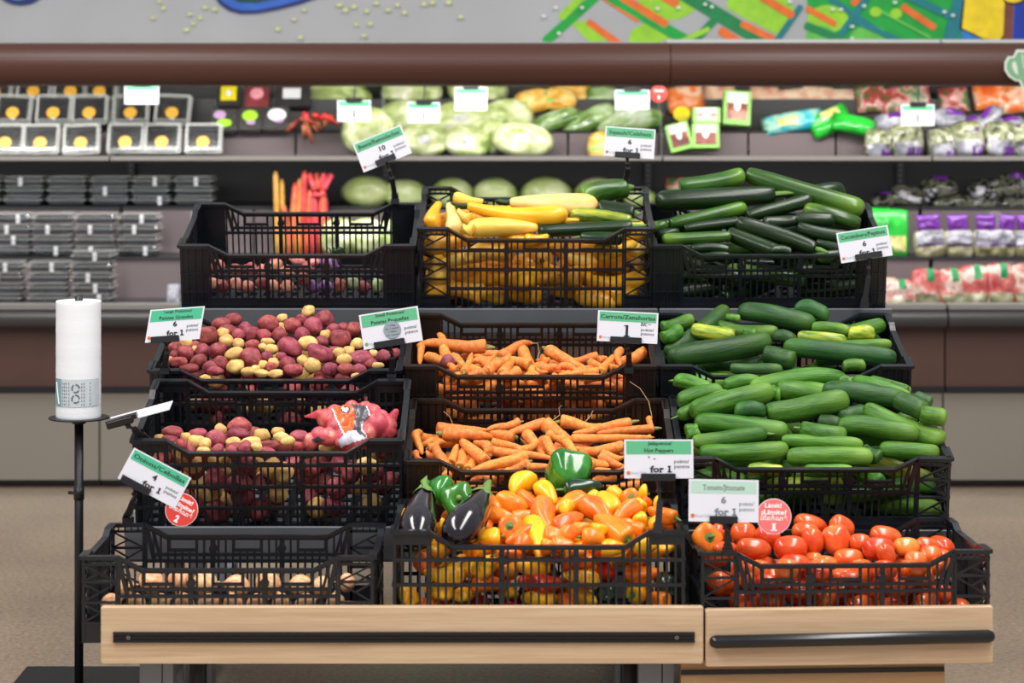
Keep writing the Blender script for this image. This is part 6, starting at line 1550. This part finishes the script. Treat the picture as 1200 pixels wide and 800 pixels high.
for k, (x0, y0, x1, y1, m_) in enumerate([(350, 142, 334, 154, 'd'), (352, 140, 340, 150, 'd'), (358, 142, 366, 168, 'd'), (356, 146, 358, 164, 'd'), (364, 140, 372, 155, 'd'), (356, 132, 362, 142, 'r'), (366, 134, 378, 140, 'r'), (378, 134, 396, 146, 'r'), (372, 140, 390, 136, 'r'), (384, 138, 380, 150, 'd'), (352, 138, 370, 146, 'd'), (346, 144, 338, 155, 'd'), (370, 142, 376, 152, 'd')]):
    a_, c_ = at(x0, y0, 8.76 - .01 * (k % 4)), at(x1, y1, 8.75 - .01 * (k % 3)); b = MB(); b.tube([a_, a_.lerp(c_, .5) + Vector((0, -.004, .003)), c_], [.008, .011, .004], 8); b.build('dried_pepper', M['dry_pepper' if m_ == 'd' else 'fresh_red'], t, True)
def stalks(label, lst, d, name='rhubarb_bunch'):
    t = thing(name, label, 'rhubarb', 'rhubarb bunches')
    for k, (x0, y0, x1, y1, wd, m_) in enumerate(lst):
        a_, c_ = at(x0, y0, d + .012 * (k % 3)), at(x1, y1, d + .012 * ((k + 1) % 3)); b = MB(); r = wd * d / F / 2; b.tube([a_, a_.lerp(c_, .3), a_.lerp(c_, .94), c_], [r * 1.1, r, r * .95, r * .5], 10); b.build('stalk', M[m_], t, True)
    return t
stalks('leaning tan rhubarb stalks at the left of the rhubarb', [(326, 300, 323, 201, 7, 'stalk_tan'), (333, 300, 330, 210, 6, 'stalk_tan'), (340, 300, 332, 240, 7, 'stalk')], 8.86)
stalks('orange and red rhubarb stalks in the middle of the rhubarb', [(340, 300, 347, 214, 9, 'stalk'), (347, 300, 352, 209, 8, 'stalk_tan'), (354, 300, 357, 200, 8, 'stalk_red'), (360, 300, 364, 222, 9, 'stalk'), (351, 300, 345, 226, 8, 'stalk'), (366, 300, 369, 230, 7, 'stalk')], 8.86)
t = stalks('bright red rhubarb bunch tied near the top with flared ends', [(368, 300, 369, 222, 7, 'stalk_red'), (374, 300, 375, 222, 7, 'stalk_red'), (380, 300, 378, 222, 7, 'stalk_red'), (369, 222, 362, 203, 7, 'stalk_red'), (373, 222, 371, 203, 7, 'stalk_red'), (376, 222, 380, 203, 7, 'stalk_red'), (379, 222, 389, 204, 7, 'stalk_red'), (384, 300, 381, 230, 6, 'stalk_red')], 8.85)
b = MB(); c_ = at(374, 228, 8.86); b.tube([c_ + Vector((0, 0, -.006)), c_ + Vector((0, 0, .006))], .027, 14); b.build('tie_band', M['stalk_red'], t, True)

# lettuce and cabbage
G = 'bagged lettuces on the top deck'
for x, y, w_, h_, d, lb in [(395, 116, 84, 46, 9.12, 'pale green cabbage end behind the first small sign'), (432, 154, 66, 62, 8.80, 'pale lettuce bag behind the beets sign'), (482, 108, 74, 40, 9.14, 'lettuce bag at the back, left of the small sign pair'), (478, 138, 70, 46, 8.96, 'lettuce bag in the second row below the small sign'), (497, 165, 62, 44, 8.76, 'lettuce bag in the front row, left'),
 (540, 140, 72, 48, 8.96, 'lettuce bag in the second row at the middle'), (560, 106, 74, 40, 9.14, 'lettuce bag at the back under the bumper'), (548, 166, 60, 42, 8.76, 'lettuce bag in the front row, centre'), (595, 138, 64, 48, 8.96, 'lettuce bag in the second row at the right'), (612, 164, 74, 44, 8.74, 'lettuce bag in the front row, right end'), (572, 160, 52, 46, 8.80, 'lettuce bag squeezed in the front row')]:
    bag('lettuce_bag', lb, 'lettuce', x, y, w_, h_, d, M['lettuce' if x > 400 else 'cabbage'], .6, rs.uniform(-6, 6), 20, [('price_label', M['print_white'], (-.25, .2, -.35, .1))] if x in (497, 540, 548, 612) else (), G, rs.uniform(-10, 10), .85, .3)
for x, y, w_, h_, lb in [(430, 229, 62, 34, 'round cabbage beside the left rhubarb, showing above the beet crate'), (474, 231, 56, 30, 'cabbage just left of the squash crate'), (530, 231, 52, 34, 'cabbage seen through the left rear openings of the squash crate'), (580, 231, 54, 34, 'cabbage behind the squash crate, middle left'), (640, 231, 62, 36, 'cabbage behind the squash crate, middle'), (700, 231, 56, 34, 'cabbage behind the squash crate, right'), (750, 236, 40, 20, 'pale cabbage end between squash and zucchini crates')]:
    bag('cabbage', lb, 'cabbage', x, y - 4, w_, h_ + 6, 9.03, M['cabbage'], .95, 0, 8, (), 'cabbages on the upper step', 0, 1.0, .08)
for k, x in enumerate((398, 430, 464, 505)): bag('lettuce_bag', 'pale lettuce bag glimpsed through the beet crate bars, %s from the left' % ords[k], 'lettuce', x, 278, 46, 46, 8.78, M['lettuce'], .8, 0, 14, (), 'lettuce bags on the middle step', 0, .7, .2)
# corn, wrapped cucumbers
for x, y, w_, h_, d, rt, lb in [(625, 118, 46, 30, 9.0, 6, 'yellow corn bag at the left'), (655, 116, 44, 30, 9.0, -4, 'yellow corn bag in the middle'), (672, 110, 44, 32, 9.06, 0, 'yellow corn bag at the right under the bumper'), (710, 172, 44, 40, 8.76, 0, 'yellow corn bag behind the squash sign')]:
    bag('corn_bag', lb, 'corn', x, y, w_, h_, d, M['corn'], .6, rt, 22, [('green_husk', M['lime_box'], (-.9, -.3, -.5, -.2))], 'corn bags', 0, .6, .2)
for x, y, w_, h_, rt, lb in [(652, 141, 60, 24, 18, 'film wrapped cucumbers at the left'), (690, 141, 70, 26, 26, 'film wrapped cucumbers in the middle'), (726, 140, 64, 28, 20, 'film wrapped cucumbers at the right'), (748, 141, 60, 30, 8, 'wrapped green cucumbers just above the squash sign'), (705, 112, 44, 24, 0, 'dark green bag with film behind the small sign')]:
    bag('wrapped_cucumbers', lb, 'cucumber', x, y, w_, h_, 8.88 if y > 120 else 9.05, M['wrapped_green'], .8, rt, 30, (), 'wrapped cucumbers on the step', 0, .5, .15)
# right hand section: trays, boxes, bags
bag('snack_bag', 'orange printed bag at the far left of the right section', 'bag', 803, 116, 44, 34, 9.0, M['orange_bag'], .5, 8); bag('snack_bag', 'pale orange bag beside the clear divider, just under the bumper', 'bag', 842, 112, 40, 28, 9.05, M['pinkish'], .5)
t = thing('yellow_lidded_tub', 'dark tub with bright yellow round lid', 'tub', None, Matrix.Translation(at(799, 134, 8.86)) @ Matrix.Rotation(math.radians(-20), 4, 'X'))
b = MB(); b.tube([(0, .0, 0), (0, .045, 0)], [.03, .026], 20); b.build('tub', M['brown_contents'], t, True); b = MB(); b.tube([(0, -.006, 0), (0, .004, 0)], .031, 24); b.build('lid', M['print_yellow'], t)
def fruit_box(px, py, wpx, hpx, d, rot, label):
    w_, h_ = wpx * d / F, hpx * d / F; mw = Matrix.Translation(at(px, py, d)) @ Matrix.Rotation(math.radians(-rot), 4, 'Y') @ Matrix.Rotation(math.radians(-15), 4, 'X'); t = thing('fruit_box', label, 'box', 'lime edged fruit boxes', mw)
    b = MB(); b.rbox(-w_ / 2, w_ / 2, 0, .05, -h_ / 2, h_ / 2, .004); b.build('carton', M['lime_box'], t)
    b = MB(); b.box(-w_ * .36, w_ * .36, -.003, .001, -h_ * .34, h_ * .12); b.build('window', M['brown_contents'], t)
    b = MB(); b.box(-w_ * .36, w_ * .36, -.003, .001, h_ * .14, h_ * .42); b.build('printed_label', M['print_white'], t)
    b = MB(); b.slab([(w_ * .12 * math.cos(k * PI / 6), h_ * .05 + h_ * .16 * math.sin(k * PI / 6)) for k in range(12)], -.005, -.003); b.build('white_patch', M['print_white'], t)
fruit_box(828, 135, 33, 20, 8.74, 0, 'lime edged fruit box stacked on another'); fruit_box(827, 159, 33, 30, 8.72, 0, 'lime edged fruit box under the stacked one, front'); fruit_box(864, 126, 33, 42, 8.82, -4, 'lime edged fruit box standing further right'); fruit_box(796, 160, 28, 34, 8.72, 14, 'tilted lime edged fruit box at the left')
for k, (x, y, w_, h_) in enumerate([(896, 114, 36, 28), (926, 116, 40, 26), (958, 114, 40, 28), (988, 116, 36, 26)]): bag('root_bag', 'pinkish bag of roots under the bumper, %s from the left' % ords[k], 'bag', x, y, w_, h_, 9.05, M['pinkish'], .5, rs.uniform(-5, 5), 20, (), 'pink root bags')
bag('salad_bag', 'turquoise blue salad bag lying on the step', 'bag', 930, 143, 76, 26, 8.86, M['blue_bag'], .8, 10, 30, [('printed_label', M['salad_mix'], (-.5, .1, -.6, .2))])
bag('salad_bag', 'bright green salad bag with pale window, left of two', 'bag', 972, 142, 50, 32, 8.84, M['green_bag'], .6, 24, 30, [('printed_label', M['salad_mix'], (-.3, .6, .0, .7))]); bag('salad_bag', 'bright green salad bag lying at the right of the pair', 'bag', 1000, 146, 52, 24, 8.80, M['green_bag'], .7, -12, 30)
for x, y, lb in [(1020, 116, 'red and green salad bag left of the small sign'), (1048, 118, 'red and green salad bag behind the small sign'), (1072, 112, 'red and green salad bag right behind the small sign'), (1118, 118, 'dark green and red bag right of the clear divider')]: bag('salad_bag', lb, 'bag', x, y, 36, 34, 9.02, M['redgreen'], .5, rs.uniform(-12, 12), 20, (), 'red and green salad bags')
for x, y, w_, lb in [(1160, 112, 40, 'orange carrot bag at the left of two'), (1190, 116, 38, 'orange carrot bag at the right frame edge')]: bag('carrot_bag', lb, 'bag', x, y, w_, 36, 9.0, M['orange_bag'], .5, rs.uniform(-8, 8), 20)
for x, y, w_, h_, rt, lb in [(1046, 143, 48, 24, 6, 'purple and silver bag lying left of the small sign'), (1112, 139, 44, 26, -4, 'purple and silver bag lying first right of the divider'), (1132, 147, 46, 20, 16, 'purple and silver bag sloping up, second right of the divider'), (1158, 140, 40, 22, 50, 'purple and silver bag standing slanted'), (1180, 147, 44, 22, 12, 'purple and silver bag near the right frame edge')]:
    bag('slaw_bag', lb, 'bag', x, y, w_, h_, 8.84, M['bag_frost'], .6, rt, 35, [('printed_band', M['purple'], (-.2, .7, .1, .8))], 'lying purple bags', 0, .5, .25)
for x, y, w_, h_, lb in [(1030, 168, 34, 36, 'first'), (1063, 165, 40, 42, 'second'), (1104, 168, 34, 38, 'third'), (1134, 163, 40, 44, 'fourth'), (1172, 163, 38, 44, 'fifth'), (1204, 164, 36, 42, 'sixth')]:
    bag('slaw_bag', 'standing bag of shredded greens with purple corner, %s from the left on the top deck' % lb, 'bag', x, y, w_, h_, 8.745, M['slaw'], .5, rs.uniform(-8, 8), 10, [('frosted_patch', M['bag_frost'], (-.8, .7, -.9, -.1)), ('printed_band', M['purple'], (-.2 if x % 2 else .1, .85, -.95, -.45))], 'standing slaw bags', 0, .35, .25)
for k, (x, y, w_, h_, rt) in enumerate([(1036, 234, 30, 20, 5), (1066, 230, 50, 26, -8), (1100, 220, 46, 28, 4), (1118, 236, 56, 18, 0), (1156, 222, 44, 28, 10), (1150, 238, 60, 16, 0), (1190, 218, 46, 32, -4), (1192, 238, 46, 16, 0)]):
    bag('leaf_bag', 'dark leafy bag with silver glints, %s from the left on the upper step' % (ords + ['fifth', 'sixth', 'seventh', 'eighth'])[k], 'bag', x, y, w_, h_, 8.98, M['kale'], .7, rt, 40, [('printed_band', M['purple'], (-.3, .5, .3, .85))] if k in (0, 2, 6) else (), 'dark leafy bags', 0, .5, .3)
bag('salad_bag', 'bright green bag with yellow window behind the cucumber sign', 'bag', 1042, 274, 46, 58, 8.74, M['green_bag'], .4, 0, 8, [('printed_label', M['salad_mix'], (-.7, .8, -.75, -.1))]); bag('salad_bag', 'bright green bag behind the zucchini heap, left of the yellow windowed one', 'bag', 1024, 258, 40, 30, 8.80, M['green_bag'], .5, 0, 8)
for k, (x, w_) in enumerate([(1090, 40), (1124, 36), (1156, 34), (1178, 28), (1204, 34)]):
    bag('slaw_bag', 'bag with wide purple top band standing on the middle step, %s from the left' % (ords + ['fifth'])[k], 'bag', x, 286, w_, 36, 8.73, M['sprouts'], .6, rs.uniform(-6, 6), 6, [('frosted_patch', M['bag_frost'], (-.85, .85, .0, .9)), ('purple_line', M['purple_dark'], (-.8, .8, -.12, .02))], 'purple topped bags on the middle step', 0, .35, .3, (M['purple'], .66, .55, rs.uniform(-.08, .08)))
for k, (x, y, h_) in enumerate([(1054, 345, 36), (1086, 338, 48), (1116, 338, 48), (1142, 336, 52), (1172, 335, 54), (1202, 335, 54)]):
    bag('sprout_bag', 'red and white bag with a green tie on the bottom deck, %s from the left' % (ords + ['fifth', 'sixth'])[k], 'bag', x, y, 38, h_, 8.50, M['red_white'], .5, rs.uniform(-6, 6), 8, [('clear_window', M['sprouts'], (-.75, .75, -.9, -.3)), ('green_tie', M['tie_green'], (-.05, .4, .35, 1.0))], 'red bags on the bottom deck', 0, .3, .25)
bag('tomato_bag', 'clear bag with orange fruit at the edge of the cucumber crate', 'bag', 1040, 345, 24, 40, 8.54, M['pinkish'], .6, 0, 8)
bag('salad_bag', 'red and green packet glimpsed left of the zucchini heap', 'bag', 797, 220, 34, 26, 8.98, M['redgreen'], .5, 0, 12)
bag('berry_bag', 'small clear bag with silver glints left of the beet crate, on the bottom deck', 'bag', 203, 345, 16, 26, 8.5, M['bag_frost'], .6)

# small hanging signs of the cases
def small_sign(px, py, w_, h_, d, label, num=True):
    W_, H_ = w_ * d / F, h_ * d / F; t = thing('shelf_sign', label, 'sign', 'small hanging price signs of the cases', Matrix.Translation(P(px, py, d)))
    b = MB(); b.box(-W_ / 2, W_ / 2, 0, .0015, -H_ / 2, H_ / 2); c_ = b.build('card', M['card'], t)
    b = MB(); b.box(-W_ * .47, W_ * .47, -.0008, 0, H_ * .22, H_ * .46); b.build('header_band', M['green_band'], c_)
    b = MB()
    if num: put_text(b, '1', 0, -H_ * .12, W_ * .075, H_ * .32, -.001, .05); put_text(b, 'points', W_ * .28, -H_ * .12, W_ * .2, H_ * .08, -.001, 0)
    else: put_text(b, 'points / puntos', 0, -H_ * .1, W_ * .6, H_ * .09, -.001, 0)
    b.build('lettering', M['ink_grey'] if not num else M['ink'], c_)
    b = MB(); b.box(-W_ * .24, W_ * .24, -.008, .006, H_ * .42, H_ * .62); b.build('clip_bar', M['black'], t)
    b = MB(); zt_ = 1.4625 - P(px, py, d).z; b.tube([(0, 0, H_ * .6), (.004, 0, (H_ * .6 + zt_) / 2), (0, .0, zt_)], .003, 6); b.build('hanger', M['black'], t)
for x, y, w_, h_, lb, nu in [(415, 130, 39, 25, 'small sign with green band hanging left, above the beets sign', 1), (496.5, 132, 38, 24, 'small sign with green band, second from the left', 1), (552, 116, 38, 27, 'small sign with green band hanging highest, in the middle', 1), (741, 117, 40, 23, 'small sign with green band above the squash sign', 0), (1075.5, 135, 39, 25, 'small sign with green band at the right, by the clear divider', 1), (166, 111, 40, 22, 'small bright sign with vivid green band above the berry boxes', 0)]:
    small_sign(x, y, w_, h_, 8.60, lb, nu)
t = thing('limit_disc', 'small round red disc hanging just right of the small sign above the squash', 'sign', None, Matrix.Translation(P(772, 110, 8.60)))
b = MB(); b.disc((0, 0), .030, 0, 28, .0015); b.build('disc', M['sticker_red'], t)
b = MB(); put_text(b, 'Limit!', 0, .012, .034, .008, -.0006, .02); put_text(b, '1', 0, -.012, .008, .012, -.0006, .04); b.build('lettering', M['white_ink'], t)
b = MB(); b.tube([(0, .001, .028), (0, .001, 1.4625 - P(772, 110, 8.6).z)], .002, 6); b.build('hanger', M['black'], t)

# ------------------------------------------------------------------ leave out filling vegetables that nothing shows of, from here or from a step aside
bpy.context.view_layer.update()
dg = bpy.context.evaluated_depsgraph_get()
seen = set()
for o in HID:
    pts = [o.matrix_world @ Vector((x, .5 * math.cos(a), .5 * math.sin(a))) for x in (-.35, 0, .35) for a in (0, 1.05, 2.1, 3.14, 4.19, 5.24)]
    for ex in (0, -.5, .5):
        e = Vector((ex, 0, CAMH)); hit = False
        for p in pts:
            d = (p - e); ok, loc, nn, ii, ob, mm_ = SC.ray_cast(dg, e, d.normalized(), distance=d.length + .1)
            if ok and (ob is o or ob.parent is o): hit = True; break
        if hit: seen.add(o.name); break
for o in HID:
    if o.name not in seen:
        for c in list(o.children): bpy.data.objects.remove(c)
        bpy.data.objects.remove(o)
